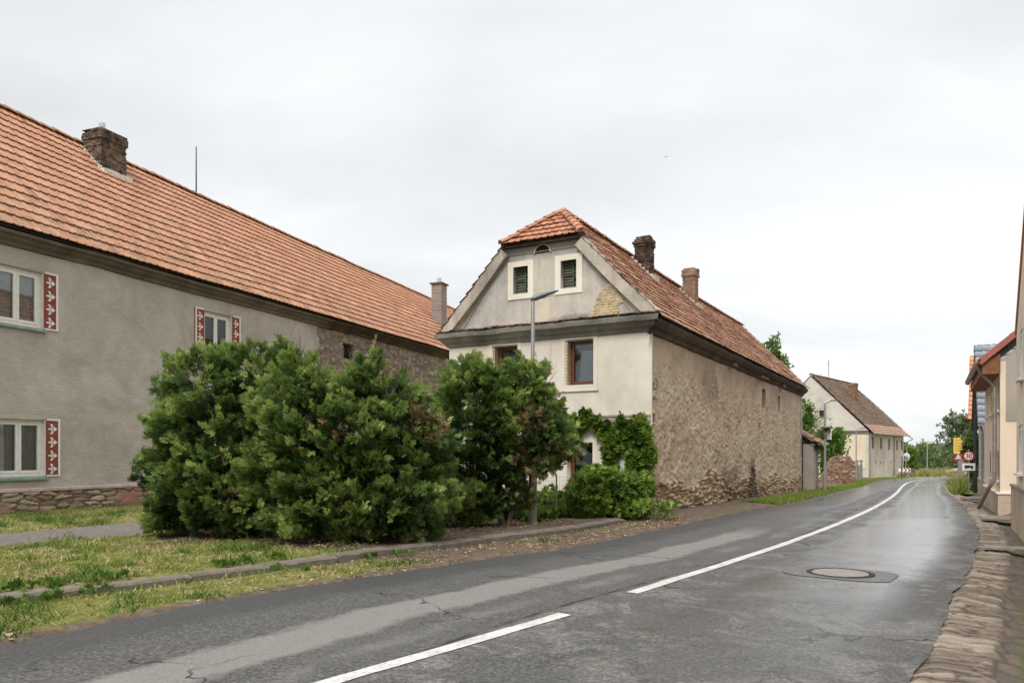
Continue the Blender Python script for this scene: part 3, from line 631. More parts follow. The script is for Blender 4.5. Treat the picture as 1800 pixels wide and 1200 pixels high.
def window(parent,u0,u1,z0,z1,depth,mat,Mx=None,leaves=2,fw=.055,sash=.05,back='curtain',name='window',transom=None,half=None):
    """frame at given depth behind the wall face; children pane, curtain / blind"""
    Mx=Mx or Matrix(); f=MB(Mx); y0=depth-.03; y1=depth+.04
    f.box(u0,u1,y0,y1,z0,z0+fw); f.box(u0,u1,y0,y1,z1-fw,z1); f.box(u0,u0+fw,y0,y1,z0+fw,z1-fw); f.box(u1-fw,u1,y0,y1,z0+fw,z1-fw)
    wu=(u1-u0-2*fw)/leaves
    for i in range(leaves):
        a=u0+fw+wu*i; b=a+wu; q0=y0-.012; q1=y1-.015
        f.box(a+.004,b-.004,q0,q1,z0+fw+.003,z0+fw+sash); f.box(a+.004,b-.004,q0,q1,z1-fw-sash,z1-fw-.003)
        f.box(a+.004,a+sash,q0,q1,z0+fw+sash,z1-fw-sash); f.box(b-sash,b-.004,q0,q1,z0+fw+sash,z1-fw-sash)
        if transom: f.box(a+sash,b-sash,q0+.01,q1-.01,transom-.012,transom+.012)
    o=f.build(name,mat,parent)
    g=MB(Mx); g.box(u0+fw,u1-fw,depth,depth+.006,z0+fw,z1-fw); g.build('pane',M['glass'],o)
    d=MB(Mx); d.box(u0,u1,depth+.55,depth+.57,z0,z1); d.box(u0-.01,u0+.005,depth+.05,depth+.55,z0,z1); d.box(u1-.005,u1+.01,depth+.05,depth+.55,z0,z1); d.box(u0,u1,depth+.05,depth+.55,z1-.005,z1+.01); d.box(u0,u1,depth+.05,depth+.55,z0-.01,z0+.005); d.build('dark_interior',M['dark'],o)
    if back=='curtain':
        n=60; V=[]
        for i in range(n+1):
            t_=i/n; x=u0+fw+.01+(u1-u0-2*fw-.02)*t_; yy=depth+.10+.018*math.sin(t_*55)+.01*math.sin(t_*23+1)
            if .40<t_<.60: yy+=.0
            V+=[(x,yy,z0+.02),(x,yy,z1-.05)]
        F=[(2*i,2*i+2,2*i+3,2*i+1) for i in range(n) if not (.42<i/n<.52)]
        c=MB(Mx); c.add(V,F,True); c.build('curtain',M['curtain'],o)
    elif back=='blind':
        c=MB(Mx); zb,ub,tb=half; c.add([(ub,depth+.07,z0+.03),(u1-fw-.01,depth+.07,z0+.03),(u1-fw-.01,depth+.07,zb),(tb,depth+.07,zb)],[(0,1,2,3)]); c.build('blind',M['blind'],o)
    return o
def chimney(parent,cx,cy,sx,sy,z0,z1,mat,rag=.03,flue=None,courses=True,seed=1,collar=True,cap=None,name='chimney'):
    rg=random.Random(seed); m=MB(); h=.085; z=z0; k=0
    while z<z1-.001:
        zz=min(z+h,z1); e=rg.uniform(-.008,.012); top=z1-z
        if courses and top<.36: e+=.035
        for (a0,a1,b0,b1) in ((-sx/2,0,-sy/2,0),(0,sx/2,-sy/2,0),(-sx/2,0,0,sy/2),(0,sx/2,0,sy/2)):
            j=rg.uniform(-rag,rag)*(.6 if top>.3 else 1.6); q=e+j*.4
            if courses and top<.10 and rg.random()<.35: continue
            m.box(cx+a0-(q if a0<0 else 0),cx+a1+(q if a1>0 else 0),cy+b0-(q if b0<0 else 0),cy+b1+(q if b1>0 else 0),z,zz-.006 if courses else zz)
        m.box(cx-sx/2+.03,cx+sx/2-.03,cy-sy/2+.03,cy+sy/2-.03,z,zz)
        z=zz;k+=1
    o=m.build(name,mat,parent)
    if cap: c=MB(); c.box(cx-sx/2-cap,cx+sx/2+cap,cy-sy/2-cap,cy+sy/2+cap,z1,z1+.09); c.build('chimney_cap',M['cap_dark'],o)
    if flue: c=MB(); c.tube([(cx+flue[0],cy,z1-.1),(cx+flue[0],cy,z1+flue[1])],flue[2],12); c.build('flue_pipe',M['steel'],o)
    return o
# =====================  LONG FARMHOUSE (left)  =====================
ANG1=math.atan2(.9308,.3655)
fh=thing('long_farmhouse','long grey rendered farmhouse with wide orange tiled roof and sgraffito window panels','house',(-12.9,19.3,0),ANG1)
X0,X1=-14.,38.
wins=[(-.14,1.21,4.86,6.34),(6.97,8.32,4.90,6.38),(-.08,1.27,.96,2.44),(6.97,8.32,.96,2.44),(-7.2,-5.85,4.86,6.34),(-7.2,-5.85,.96,2.44)]
bw=(15.15,16.1,5.74,6.42)
def l_stone(U,Zz):
    e=13.3+(fbm(U*2,Zz*2,3,41)-.5)*.9
    s_=sstep(-.1,.15,U-e); s_*=1-sstep(.0,.3,6.75-Zz+ (fbm(U*.8,Zz*3,3,5)-.5)*.6-.35)*0
    return s_
def l_w(U,Zz): return worley(U*2.3+(fbm(U,Zz,2,1)-.5)*.5,Zz*6.5+(fbm(U*1.3,Zz*.5,3,7)-.5)*1.6,51)
def l_disp(U,Zz):
    f1,f2,i_=l_w(U,Zz); s_=l_stone(U,Zz)
    st=sstep(.02,.22,f2-f1)*.055*(.4+.8*i_)+(fbm(U*7,Zz*12,3,8)-.5)*.03-.06
    pl=(fbm(U*.5,Zz*.7,4,9)-.5)*.05+(fbm(U*5,Zz*9,4,19)-.5)*.020
    return pl*(1-s_)+st*s_
grid_wall('wall',fh,M['left_wall'],np.concatenate([np.arange(X0,-1.5,.2),np.arange(-1.5,28,.07),np.arange(28,X1,.4)]),np.arange(.60,6.95,.065),None,[(*w_,.16) for w_ in wins]+[(*bw,.3)],l_disp,
  {'stone':l_stone,'rnd':lambda U,Zz:l_w(U,Zz)[2],'mort':lambda U,Zz:sstep(.14,.03,l_w(U,Zz)[1]-l_w(U,Zz)[0]),'stain':lambda U,Zz:sum(.22*sstep(.55,.3,np.abs(U-(w_[0]+w_[1])/2)-.35+(fbm(U*3,Zz*.6,4,6)-.5)*.8)*sstep(1.3,.0,w_[2]-Zz)*(Zz<w_[2]-.05) for w_ in wins[:4])+.55*sstep(6.6,6.9,Zz+(fbm(U*1.5,Zz,3,3)-.5)*.4)*sstep(12,13,U),'paint':lambda U,Zz:U*0})
def p_w(U,Zz): return worley(U*2.0+(fbm(U,Zz,2,1)-.5)*.6,Zz*7+(fbm(U*1.6,Zz*.5,3,7)-.5)*1.4,57)
def p_st(U,Zz): return sstep(.30,.42,fbm(U*.9+3,Zz*2.2,4,61)+.30*sstep(.7,1.2,U)*sstep(3.3,2.9,U)-.28*sstep(3.0,3.5,U)-.5*sstep(.50,.58,Zz)+.05)
def p_disp(U,Zz):
    f1,f2,i_=p_w(U,Zz); s_=p_st(U,Zz); return .06+s_*(-.055+sstep(.02,.25,f2-f1)*.06*(.4+i_))+(fbm(U*4,Zz*10,4,3)-.5)*.05
grid_wall('plinth',fh,M['left_plinth'],np.concatenate([np.arange(X0,-1.5,.3),np.arange(-1.5,10,.045),np.arange(10,X1,.3)]),np.arange(-.2,.63,.03),None,[],p_disp,
  {'stone':p_st,'rnd':lambda U,Zz:p_w(U,Zz)[2],'mort':lambda U,Zz:sstep(.15,.03,p_w(U,Zz)[1]-p_w(U,Zz)[0]),'stain':lambda U,Zz:U*0+.0,'paint':lambda U,Zz:(.35+.65*sstep(2.6,3.4,U))*(1-p_st(U,Zz))})
m=MB(); m.add([(X0,-.085,.625),(X1,-.085,.625),(X1,0.02,.655),(X0,.02,.655)],[(0,1,2,3)]); m.add([(X0,-.085,.56),(X1,-.085,.56),(X1,-.085,.625),(X0,-.085,.625)],[(0,1,2,3)])
m.build('plinth_ledge',simple('pale_pink_ledge',(.50,.38,.33),.9,0,.3,4,.3),fh)
m=MB(); m.box(X0,X1,9.7,10.1,-.3,7.0); m.box(X0,X0+.4,.3,9.7,-.3,7.0); m.box(X1-.4,X1,.3,9.7,-.3,7.0); m.prism([(0,0)]*0 or [(0,7),(1,7),(1,7.01)],0,.01) if False else None
m.add([(X1-.2,0,6.9),(X1-.2,10,6.9),(X1-.2,5,12.0)],[(0,1,2)]); m.add([(X0+.2,0,6.9),(X0+.2,10,6.9),(X0+.2,5,12.4)],[(0,2,1)])
m.build('rear_walls',M['plaster_left'],fh)
# cornice under the eave
prof=[(0.0,6.84),(.07,6.86),(.09,6.94),(.20,7.0),(.24,7.06),(.36,7.10),(.38,7.17),(.0,7.19)]
def longsweep(prof,x0,x1,step=.5,s=3):
    V=[];xs_=np.arange(x0,x1+step,step)
    for x in xs_:
        w_=(float(fbm(np.array([x*.35]),np.array([2.]),3,s)[0])-.5)*.07
        for o_,z_ in prof: V.append((x,-o_,z_+w_))
    return V,grid_faces(len(prof),len(xs_))[:,::-1]
V,F=longsweep(prof,X0,13.6); mesh_np('cornice',V,F,M['cornice_brown'],fh)
V,F=longsweep(prof,13.6,X1,s=3); mesh_np('cornice',V,F,M['eave_brown'],fh)
# roof: eave y=-.45 z=7.22 ; ridge y=5
def zr(x): return 12.62-.018*(x+2)
SL=lambda x:0
Lr=math.hypot(5.45,5.40)
def sagL(u,v): return (-.018*(u+X0+2)*(v/Lr))+(fbm(u*.28,v*.5,3,77)-.5)*.10*np.sin(np.pi*np.clip(v/Lr,0,1))+(fbm(u*.5,v*0+1,3,78)-.5)*.05
tl=tiles('roof',fh,(X0,-.45,7.22),(1,0,0),(0,5.45,5.40),X1-X0,Lr,.475,.25,RIB,.060,.032,M['tile_left'],None,sagL,5,jit=.003)
m=MB(); n_=40; vs=[]
for i in range(n_+1):
    x=X0+(X1-X0)*i/n_
    for v_ in (0,.5,1): vs.append((x,-.40+5.40*v_,7.19+(zr(x)-7.27)*v_-.05*math.sin(math.pi*v_)))
m.add(vs,[(i*3+k,(i+1)*3+k,(i+1)*3+k+1,i*3+k+1) for i in range(n_) for k in range(2)])
m.add([(X0,5,12.45),(X1,5,11.85),(X1,10.4,7.0),(X0,10.4,7.0)],[(0,1,2,3)])
m.build('roof_underlay',M['eave_brown'],tl)
ridge('ridge_tiles',tl,(X0,5,zr(X0)-.0),(X1,5,zr(X1)),.15,.42,M['tile_left'],4,lambda s_:(float(fbm(np.array([s_*.5]),np.array([1.]),3,78)[0])-.5)*.05)
# broken / missing tiles
for q,(xx,vv) in enumerate(((12.4,4.6),(9.2,4.9))):
    pass
def roofz(x,y): v=(y+.45)/5.45; return 7.22+5.40*v-.018*(x+2)*v
# chimneys
ca=chimney(fh,6.85,4.35,1.05,.85,roofz(6.8,3.7)-.3,12.88,M['brick_left'],.035,(-.12,.34,.11),True,3)
m=MB(); z_=roofz(6.3,3.86); 
for k in range(9):
    a=6.22+k*.14; m.box(a,a+.13,3.70+random.uniform(-.05,.03),3.93,z_-.16+random.uniform(-.03,.03),z_+.05+random.uniform(-.02,.03))
for k in range(6):
    y_=3.9+k*.16; zz_=roofz(5.8,y_); m.box(6.20,6.34,y_,y_+.15,zz_-.05,zz_+.12)
m.build('mortar_flashing',M['snow'],ca)
cb_=chimney(fh,28.25,1.95,.72,.66,roofz(28,1.6)-.2,11.75,M['chim_smooth'],0,(0,.42,.13),False,3,cap=.09)
m=MB(); m.tube([(11.85,5,zr(11.85)-.1),(11.85,5,zr(11.85)+2.05)],[.035,.022],6); m.build('antenna_rod',M['rod'],fh)
# windows, sgraffito panels, sills
def flower(mb,cx,cz,s_,y):
    """small white folk ornament: stem, arrow-shaped bud and two curled leaves (lies on its side)"""
    mb.box(cx-.15*s_,cx+.05*s_,y,y+.012,cz-.022*s_,cz+.022*s_)
    mb.add([(cx+.03*s_,y,cz-.085*s_),(cx+.16*s_,y,cz),(cx+.03*s_,y,cz+.085*s_)],[(0,1,2)])
    for sg in (-1,1):
        pts=[(-.03,.03),(.02,.10),(-.02,.16),(-.09,.15),(-.09,.115),(-.05,.12),(-.035,.10),(-.07,.04)]
        v=[(cx+a*s_,y,cz+sg*b*s_) for a,b in pts]; f=[(0,1,7),(1,6,7),(1,2,6),(2,5,6),(2,3,5),(3,4,5)]
        mb.add(v,f if sg>0 else [t_[::-1] for t_ in f])
PANELMAT=[M['panel_red'],M['panel_white']]
for i,wn_ in enumerate(wins):
    u0,u1,z0,z1=wn_; low=z0<2
    fr=window(fh,u0,u1,z0,z1,.15,M['white_frame'],None,2,.075 if low else .09,.075,'curtain')
    m=MB(); m.box(u0-.10,u1+.06,-.07,.16,z0-.075,z0-.04); m.add([(u0-.1,-.075,z0-.10),(u1+.06,-.075,z0-.10),(u1+.06,-.075,z0-.04),(u0-.1,-.075,z0-.04)],[(0,1,2,3)]); m.build('sill',M['green_sill'],fr)
    for (ra,rb) in ((u0-.002,u0+.012),(u1-.012,u1+.002)): MB().box(ra,rb,-.004,.12,z0,z1).build('white_reveal',M['white_frame'],fr)
    for (a,b,out_) in ((u0-.40,u0-.0,-1),(u1+.0,u1+.40,1)):
        p=MB(); p.box(a,b,-.030,.01,z0-.02,z1+.04); po=p.build('sgraffito_panel',M['panel_red'],fh); 
        q=MB(); w_=.05
        q.box(a,b,-.036,-.028,z1+.04-w_,z1+.04); q.box(a,b,-.036,-.028,z0-.02,z0-.02+w_*.8)
        if out_<0: q.box(a,a+w_*1.2,-.036,-.028,z0-.02+w_*.8,z1+.04-w_)
        else: q.box(b-w_*1.2,b,-.036,-.028,z0-.02+w_*.8,z1+.04-w_)
        cx=(a+b)/2-(.02 if out_>0 else -.02)
        for k in range(4): flower(q,cx,z0+.15+.355*k+.03,.86,-.0335)
        q.build('panel_ornament',M['panel_white'],po)
u0,u1,z0,z1=bw
fr=window(fh,u0,u1,z0,z1,.28,M['eave_brown'],None,1,.05,.03,None)
m=MB()
for k in range(4): x=u0+.12+k*(u1-u0-.24)/3; m.tube([(x,.10,z0),(x,.10,z1)],.014,6)
for k in range(2): z_=z0+.2+k*.26; m.tube([(u0,.09,z_),(u1,.09,z_)],.012,6)
m.build('iron_bars',M['iron'],fr)
# =====================  GABLED HOUSE (middle)  =====================
ANG2=math.atan2(.8714,.4906); HO=(3.47,19.3,0); WD=6.07; LN=23.65
gh=thing('gabled_house','narrow old two-storey house with half-hipped tiled roof, cream street front and rough brown side wall','house',HO,ANG2)
FM=Matrix.Translation((0,WD,0))@Matrix.Rotation(R(-90),4,'Z')     # front wall coords: x'=WD-y
def tf(t_): return WD-t_                                             # t measured from the street corner
def side_gz(U): return gzv(19.3+.8714*U)
# side wall
def s_line(U): return .72+side_gz(U)+(fbm(U*.55+2,U*0,4,91)-.5)*.8+.42*np.exp(-((U-5.6)/1.6)**2)*.55+.15*sstep(9,13,U)
def s_stone(U,Zz):
    b=s_line(U)+(fbm(U*3,Zz*3,3,93)-.5)*.25; s_=sstep(.05,-.06,Zz-b)
    pts=[(.35,3.35,.28,.26),(.16,3.0,.18,.16),(.22,2.45,.2,.22),(13.2,2.75,.12,.2),(12.9,2.2,.1,.12),(16.9,1.9,.2,.25),(13.6,2.45,.15,.12)]
    for a,b_,ra,rb in pts: s_=np.maximum(s_,sstep(1.05,.75,np.hypot((U-a)/ra,(Zz-b_)/rb)+(fbm(U*6,Zz*6,2,3)-.5)*.5))
    tri=sstep(.05,-.05,np.abs(U-11.9)-.75*np.clip((1.75-Zz)/1.9,0,1)+(fbm(U*3,Zz*3,3,13)-.5)*.3)*(Zz<1.8)
    return np.maximum(s_,tri)
def s_w(U,Zz): return worley(U*2.3+(fbm(U,Zz,2,1)-.5)*.6,Zz*8.5+(fbm(U*1.4,Zz*.5,3,7)-.5)*1.5,71)
def s_disp(U,Zz):
    f1,f2,i_=s_w(U,Zz); s_=s_stone(U,Zz)
    a=R(20)+(fbm(U*.9,Zz*.9,3,88)-.5)*4.; uu=U+(fbm(U*1.6,Zz*1.6,2,86)-.5)*.9; vv=Zz*.8+(fbm(U*1.6,Zz*1.6,2,87)-.5)*.9
    rough_=(fbm(uu*3.2,vv*5.0,3,81)-.5)*.05+(np.abs(fbm(uu*5.5,vv*9.5,3,85)-.5)*-.16)+(fbm(U*12,Zz*14,3,83)-.5)*.055+(fbm(U*.4,Zz*.5,3,84)-.5)*.10
    rough_*=1-.55*sstep(3.4,4.1,Zz)
    st=-.05+sstep(.02,.25,f2-f1)*.085*(.4+i_)+(fbm(U*8,Zz*12,3,8)-.5)*.04
    nb=np.exp(-((U-7.55)/.42)**2)*0
    return rough_*(1-s_)+st*s_
def s_stain(U,Zz):
    n=fbm(U*1.3,Zz*1.3,4,95)
    tri=sstep(.35,-.25,np.abs(U-11.9)-.85*np.clip((1.75-Zz)/1.9,0,1)+(n-.5)*.9)*(Zz<1.9)
    low=sstep(.9,.2,Zz-side_gz(U)+(n-.5)*.9)*sstep(6,8,U)*sstep(15.5,12.5,U)*.55
    blk=sstep(.1,-.1,np.maximum(np.abs(U-8.3)-1.0,np.abs(Zz-.55)-.42)+(n-.5)*.35)*.6
    ev=sstep(3.55,4.55,Zz+(fbm(U*.9,Zz*.6,4,96)-.5)*1.5)*.42
    ev=np.maximum(ev,.5*sstep(.45,.2,np.abs(U-5.5-.6*(4.3-Zz))/3+(n-.5)*.6)*sstep(2.6,3.8,Zz))
    return np.clip(np.maximum(np.maximum(tri,low),np.maximum(blk,ev)),0,1)
slits=[(13.62,14.30,3.50,4.22,.16),(17.0,17.55,3.52,4.16,.16)]
grid_wall('side_wall',gh,M['side_wall'],np.concatenate([np.arange(0,9,.034),np.arange(9,LN+.05,.06)]),np.arange(-.6,4.95,.034),None,slits,s_disp,
  {'stone':s_stone,'rnd':lambda U,Zz:s_w(U,Zz)[2],'mort':lambda U,Zz:sstep(.16,.03,s_w(U,Zz)[1]-s_w(U,Zz)[0]),'stain':s_stain,'paint':lambda U,Zz:U*0})
for a in slits:
    m=MB(); m.box(a[0],a[1],.12,.15,a[2],a[3]); m.box(a[0],a[1],.02,.1,a[3]-.03,a[3]+.02); 
    for k in range(3): m.box(a[0]+.02+k*(a[1]-a[0]-.04)/3,a[0]+.02+(k+.92)*(a[1]-a[0]-.04)/3,.10,.13,a[2],a[3])
    m.build('boarded_slit_window',simple('dark_red_boards',(.13,.07,.05),.9,0,.3,8,.3) if a is slits[0] else bpy.data.materials['dark_red_boards'],gh)
# iron bracket marks on wall
# front lower wall
ow=[(tf(2.35),tf(1.54),3.36,4.56,.26),(tf(4.60),tf(3.80),3.36,4.56,.26),(tf(2.30),tf(1.56),.72,1.84,.26),(tf(4.6),tf(3.8),.72,1.84,.26)]
grid_wall('front_wall',gh,M['cream'],np.linspace(0,WD,77),np.arange(-.3,4.75,.08),FM,ow,lambda U,Zz:(fbm(U*.7,Zz*.7,3,5)-.5)*.03,None)
m=MB(); m.box(-.004,.06,-.045,.004,-.3,4.64); m.build('corner_return',M['cream'],gh)
for i,(a,b,c,d,e_) in enumerate(ow):
    wo=window(gh,a+.055 if i<2 else a+.02,b,c,d,.24,M['brown_frame'],FM,1,.05,.055,'blind','window',None,(d-.27,a+.26,a+.33))
    if i<2:
        MB(FM).box(a-.004,a+.055,.012,.24,c,d).build('exposed_brick_jamb',M['brick_jamb'],wo); MB(FM).box(a+.055,b,.012,.24,d-.03,d+.004).build('lintel_soffit',M['concrete'],wo)
        if i==1: MB(FM).box(a+.30,b+.02,-.012,.02,d-.02,d+.22).build('exposed_brick_lintel',M['brick_jamb'],wo)
    m=MB(FM); w_=.14; pr=.018; o_=[(a-w_,c-w_),(b+w_*.9,c-w_),(b+w_*.9,d+.06),(a-w_,d+.06)]; n_=[(a-.02,c),(b,c),(b,d),(a-.02,d)]
    vs=[(x,-pr,z) for x,z in o_]+[(x,-pr,z) for x,z in n_]+[(x,.01,z) for x,z in o_]+[(x,.01,z) for x,z in n_]
    m.add(vs,[(q,(q+1)%4,4+(q+1)%4,4+q) for q in range(4)]+[(8+q,8+(q+1)%4,(q+1)%4,q) for q in range(4)]+[(4+q,4+(q+1)%4,12+(q+1)%4,12+q) for q in range(4)]); m.build('window_surround',M['cream'],wo)
    MB(FM).box(a-w_-.02,b+w_,-pr-.022,.0,c-w_-.035,c-w_-.002).build('sill_moulding',M['cream'],wo)
# ledge band between the storeys
m=MB(); m.sweep([(0,2.32),(.03,2.33),(.05,2.36),(.05,2.44),(.03,2.47),(.06,2.49),(.06,2.53),(0,2.55)],[(-.0,WD,-1,0),(-.0,-.02,-1,0)]); m.build('string_course',M['cornice_grey'] if False else M['verge_plaster'],gh)
m=MB(); m.box(-.035,.02,0.0,WD,-.3,.55); m.build('front_plinth',M['concrete'],gh)
# gable
HZ_=7.36; ya,yb=1.80,4.27
def g_top(U):
    y=WD-U; s_=(HZ_-4.95)/(ya-(-.02))
    return np.minimum(np.minimum(4.95+(y+.02)*s_,4.95+(WD+.02-y)*s_),HZ_)
gw=[(tf(2.48),tf(2.02),5.94,6.68,.2),(tf(3.93),tf(3.47),5.94,6.68,.2)]
grid_wall('gable_wall',gh,M['gable'],np.linspace(0,WD,122),np.arange(4.72,7.38,.05),FM,gw,lambda U,Zz:(fbm(U*.8,Zz*.8,3,15)-.5)*.035,{'stain':lambda U,Zz:np.clip(np.maximum(.75*sstep(6.75,7.0,Zz+(fbm(U*1.5,Zz*1.5,4,5)-.5)*.35),np.maximum(sstep(1.1,.75,np.hypot((U-tf(1.95))/1.0,(Zz-5.0)/.26)+(fbm(U*4,Zz*4,3,8)-.5)*.5),.7*sstep(.30,.05,np.minimum(np.abs((U-tf(.35))-(Zz-5.0)*-.82),np.abs((tf(5.7)-U)-(Zz-5.0)*-.82))+(fbm(U*3,Zz*3,3,9)-.5)*.4))),0,1)},g_top)
for (a,b,c,d,e_) in gw:
    m=MB(FM); y_=.16; fo=.035
    m.box(a,a+fo,y_-.03,y_+.02,c,d); m.box(b-fo,b,y_-.03,y_+.02,c,d); m.box(a,b,y_-.03,y_+.02,d-fo,d); m.box(a,b,y_-.03,y_+.02,c,c+fo)
    xm=a+(b-a)*.66; m.box(xm-.025,xm+.025,y_-.04,y_+.02,c,d); m.box(a,b,y_-.032,y_+.02,(c+d)/2-.02,(c+d)/2+.02)
    fr=m.build('gable_window',M['green_louvre'],gh)
    m=MB(FM); m.box(a,b,.19,.20,c,d); m.build('dark_interior',M['dark'],fr)
    m=MB(FM); k=0; z_=c+.05
    while z_<d-.06:
        if random.random()<.93: m.add([(a+fo,y_-.012,z_),(xm-.025,y_-.012,z_),(xm-.025,y_+.018,z_+.062),(a+fo,y_+.018,z_+.062)],[(0,1,2,3)])
        if random.random()<.7: m.add([(xm+.025,y_-.012,z_+.01),(b-fo,y_-.012,z_+.02),(b-fo,y_+.018,z_+.075),(xm+.025,y_+.018,z_+.07)],[(0,1,2,3)])
        z_+=.075
    m.build('louvre_boards',M['board'],fr)
    m=MB(FM); w_=.17; pr=.03; o_=[(a-w_,c-.15),(b+w_,c-.15),(b+w_,d+.15),(a-w_,d+.15)]; n_=[(a,c),(b,c),(b,d),(a,d)]
    vs=[(x,-pr,z) for x,z in o_]+[(x,-pr,z) for x,z in n_]+[(x,.01,z) for x,z in o_]+[(x,.19,z) for x,z in n_]
    m.add(vs,[(q,(q+1)%4,4+(q+1)%4,4+q) for q in range(4)]+[(8+q,8+(q+1)%4,(q+1)%4,q) for q in range(4)]+[(4+q,4+(q+1)%4,12+(q+1)%4,12+q) for q in range(4)]); m.build('window_surround',M['trim_white'],fr)
# half-round vent
m=MB(FM); n=12; cx=tf(3.02); cz=6.98; rr=.225
vs=[(cx+rr*math.cos(math.pi*i/n),-.024,cz+rr*.9*math.sin(math.pi*i/n)) for i in range(n+1)]
m.add(vs,[tuple(range(n+1))]); m.build('roof_vent',M['dark'],gh)
m=MB(FM)
vo=[(cx+(rr+.035)*math.cos(math.pi*i/n),cz-.02+(rr*.9+.05)*math.sin(math.pi*i/n)) for i in range(n+1)]
vi=[(cx+rr*math.cos(math.pi*i/n),cz+rr*.9*math.sin(math.pi*i/n)) for i in range(n+1)]
vv=[(x,-.05,z) for x,z in vo]+[(x,-.05,z) for x,z in vi]+[(x,.0,z) for x,z in vo]+[(x,.0,z) for x,z in vi]; q=n+1
m.add(vv,[(i,i+1,q+i+1,q+i) for i in range(n)]+[(i,i+1,2*q+i+1,2*q+i) for i in range(n)]+[(q+i,q+i+1,3*q+i+1,3*q+i) for i in range(n)]); m.build('vent_rim',M['gable'],gh)
# exposed brick patch in the gable
rp_=random.Random(4); pts=[]; 
for (t_,z_) in [(1.62,5.04),(1.63,5.12),(1.55,5.18),(1.52,5.35),(1.42,5.48),(1.38,5.68),(1.25,5.76),(1.20,5.86),(1.05,5.90),(.98,5.80),(.86,5.74),(.84,5.60),(.72,5.52),(.74,5.42),(.86,5.34),(.82,5.20),(.90,5.12),(.86,5.04)]: pts.append((tf(t_),z_))
m=MB(FM); n=len(pts); c=(sum(p[0] for p in pts)/n,sum(p[1] for p in pts)/n)
def pj(u,z): return u
# individual stones poking through, laid in courses inside the outline
def inside(x,z):
    r_=False; j=n-1
    for i in range(n):
        (xi,zi),(xj,zj)=pts[i],pts[j]
        if (zi>z)!=(zj>z) and x<(xj-xi)*(z-zi)/(zj-zi)+xi: r_=not r_
        j=i
    return r_
z_=5.04
while z_<5.9:
    x_=tf(1.66)+rp_.uniform(-.08,0); hh=rp_.uniform(.06,.085)
    while x_<tf(.66):
        w_=rp_.uniform(.10,.22)
        if inside(x_+w_/2,z_+hh/2): m.box(x_,x_+w_-.012,-.022-rp_.uniform(0,.012),.0,z_,z_+hh-.012)
        x_+=w_
    z_+=hh
m.build('exposed_brick_patch',simple('yellow_sandstone_bricks',(.50,.40,.25),.9,0,.38,5,.6),gh)
m=MB(FM); m.add([(x+(x-c[0])*.05,-.0195,z+(z-c[1])*.04) for x,z in pts],[tuple(range(n))]); m.build('exposed_mortar',simple('sandy_mortar',(.40,.325,.225),.95,0,.2,16,.6),gh)
# incised line following the gable (thin raised band)
m=MB(FM)
gl=[(tf(.42),5.06),(tf(1.98),7.02),(tf(4.09),7.02),(tf(5.65),5.06)]
for (a,b) in zip(gl[:-1],gl[1:]):
    m.tube([(a[0],-.022,a[1]),(b[0],-.022,b[1])],.011,5)
m.build('gable_moulding',M['verge_plaster'],gh)
# plaster verge bands along the gable slopes
def verge(y0,z0,y1,z1,nm,x0=-.15,x1=.16,w=.32,oc=0):
    mm=MB(); k=26; V=[]
    dy,dz=y1-y0,z1-z0; l_=math.hypot(dy,dz); ny,nz_=-dz/l_,dy/l_
    if nz_<0: ny,nz_=-ny,-nz_
    for i in range(k+1):
        t_=i/k; j=(float(fbm(np.array([t_*9.]),np.array([y0]),3,33)[0])-.5)*.07; sg=oc-.035*math.sin(math.pi*t_)
        cy,cz=y0+dy*t_+ny*(sg),z0+dz*t_+nz_*(sg)
        for (x_,o_) in ((x0-j*.3,-w*.5),(x0-j*.4,w*.42+j),(x1,w*.45+j*.6),(x1,-w*.5)): V.append((x_,cy+ny*o_,cz+nz_*o_))
    F=[(i*4+q,i*4+(q+1)%4,(i+1)*4+(q+1)%4,(i+1)*4+q) for i in range(k) for q in range(4)]+[(0,1,2,3),(k*4+3,k*4+2,k*4+1,k*4)]
    mm.add(V,F); return mm.build(nm,M['verge_plaster'],gh)
verge(-.20,5.10,1.82,7.20,'verge_band',oc=-.10); verge(WD+.20,5.10,WD-1.82,7.20,'verge_band',oc=-.10)
# cornice round the front, with a row of coping tiles on its ledge
cp=[(0,4.60),(.05,4.62),(.08,4.70),(.16,4.74),(.20,4.82),(.30,4.86),(.33,4.97),(.28,5.01),(0,5.02)]
V=[];path=[]
ys_=np.linspace(WD+.33,-.33,60)
for y in ys_:
    for o_,z_ in cp:
        j=(float(fbm(np.array([y*1.1]),np.array([o_*4]),3,37)[0])-.5)*.05; V.append((-o_*1.0-j*.6,np.clip(y,-o_,WD+o_),z_+j))
mesh_np('front_cornice',V,grid_faces(len(cp),len(ys_)),M['cornice_grey'],gh)
tiles('cornice_tiles',gh,(-.36,WD+.30,5.005),(0,-1,0),(.36,0,.07),WD+.6,.36,.36,.19,FLAT,.035,.022,M['tile_shed'],None,lambda u,v:(fbm(u*1.3,v*0+2,3,3)-.5)*.05,8,jit=.012)
# eave along the side
se=[(0,4.55),(.06,4.57),(.10,4.66),(.20,4.72),(.28,4.82),(.30,4.90),(0,4.93)]
V=[];xs2=np.arange(-.30,LN+.15,.15)
for x in xs2:
    j0=(float(fbm(np.array([x*.7]),np.array([1.]),4,39)[0])-.5)*.09
    for o_,z_ in se: V.append((x,-o_-j0*.4,z_+j0*.7))
mesh_np('side_eave',V,grid_faces(len(se),len(xs2))[:,::-1],M['eave_brown'],gh)
for x,wd_ in ((8.0,.5),(12.6,.9),(13.6,.35),(17.2,.7)):
    m=MB(); m.box(x,x+wd_,-.20,.0,4.56,4.66); m.build('plaster_remnant',M['cornice_brown'],gh)
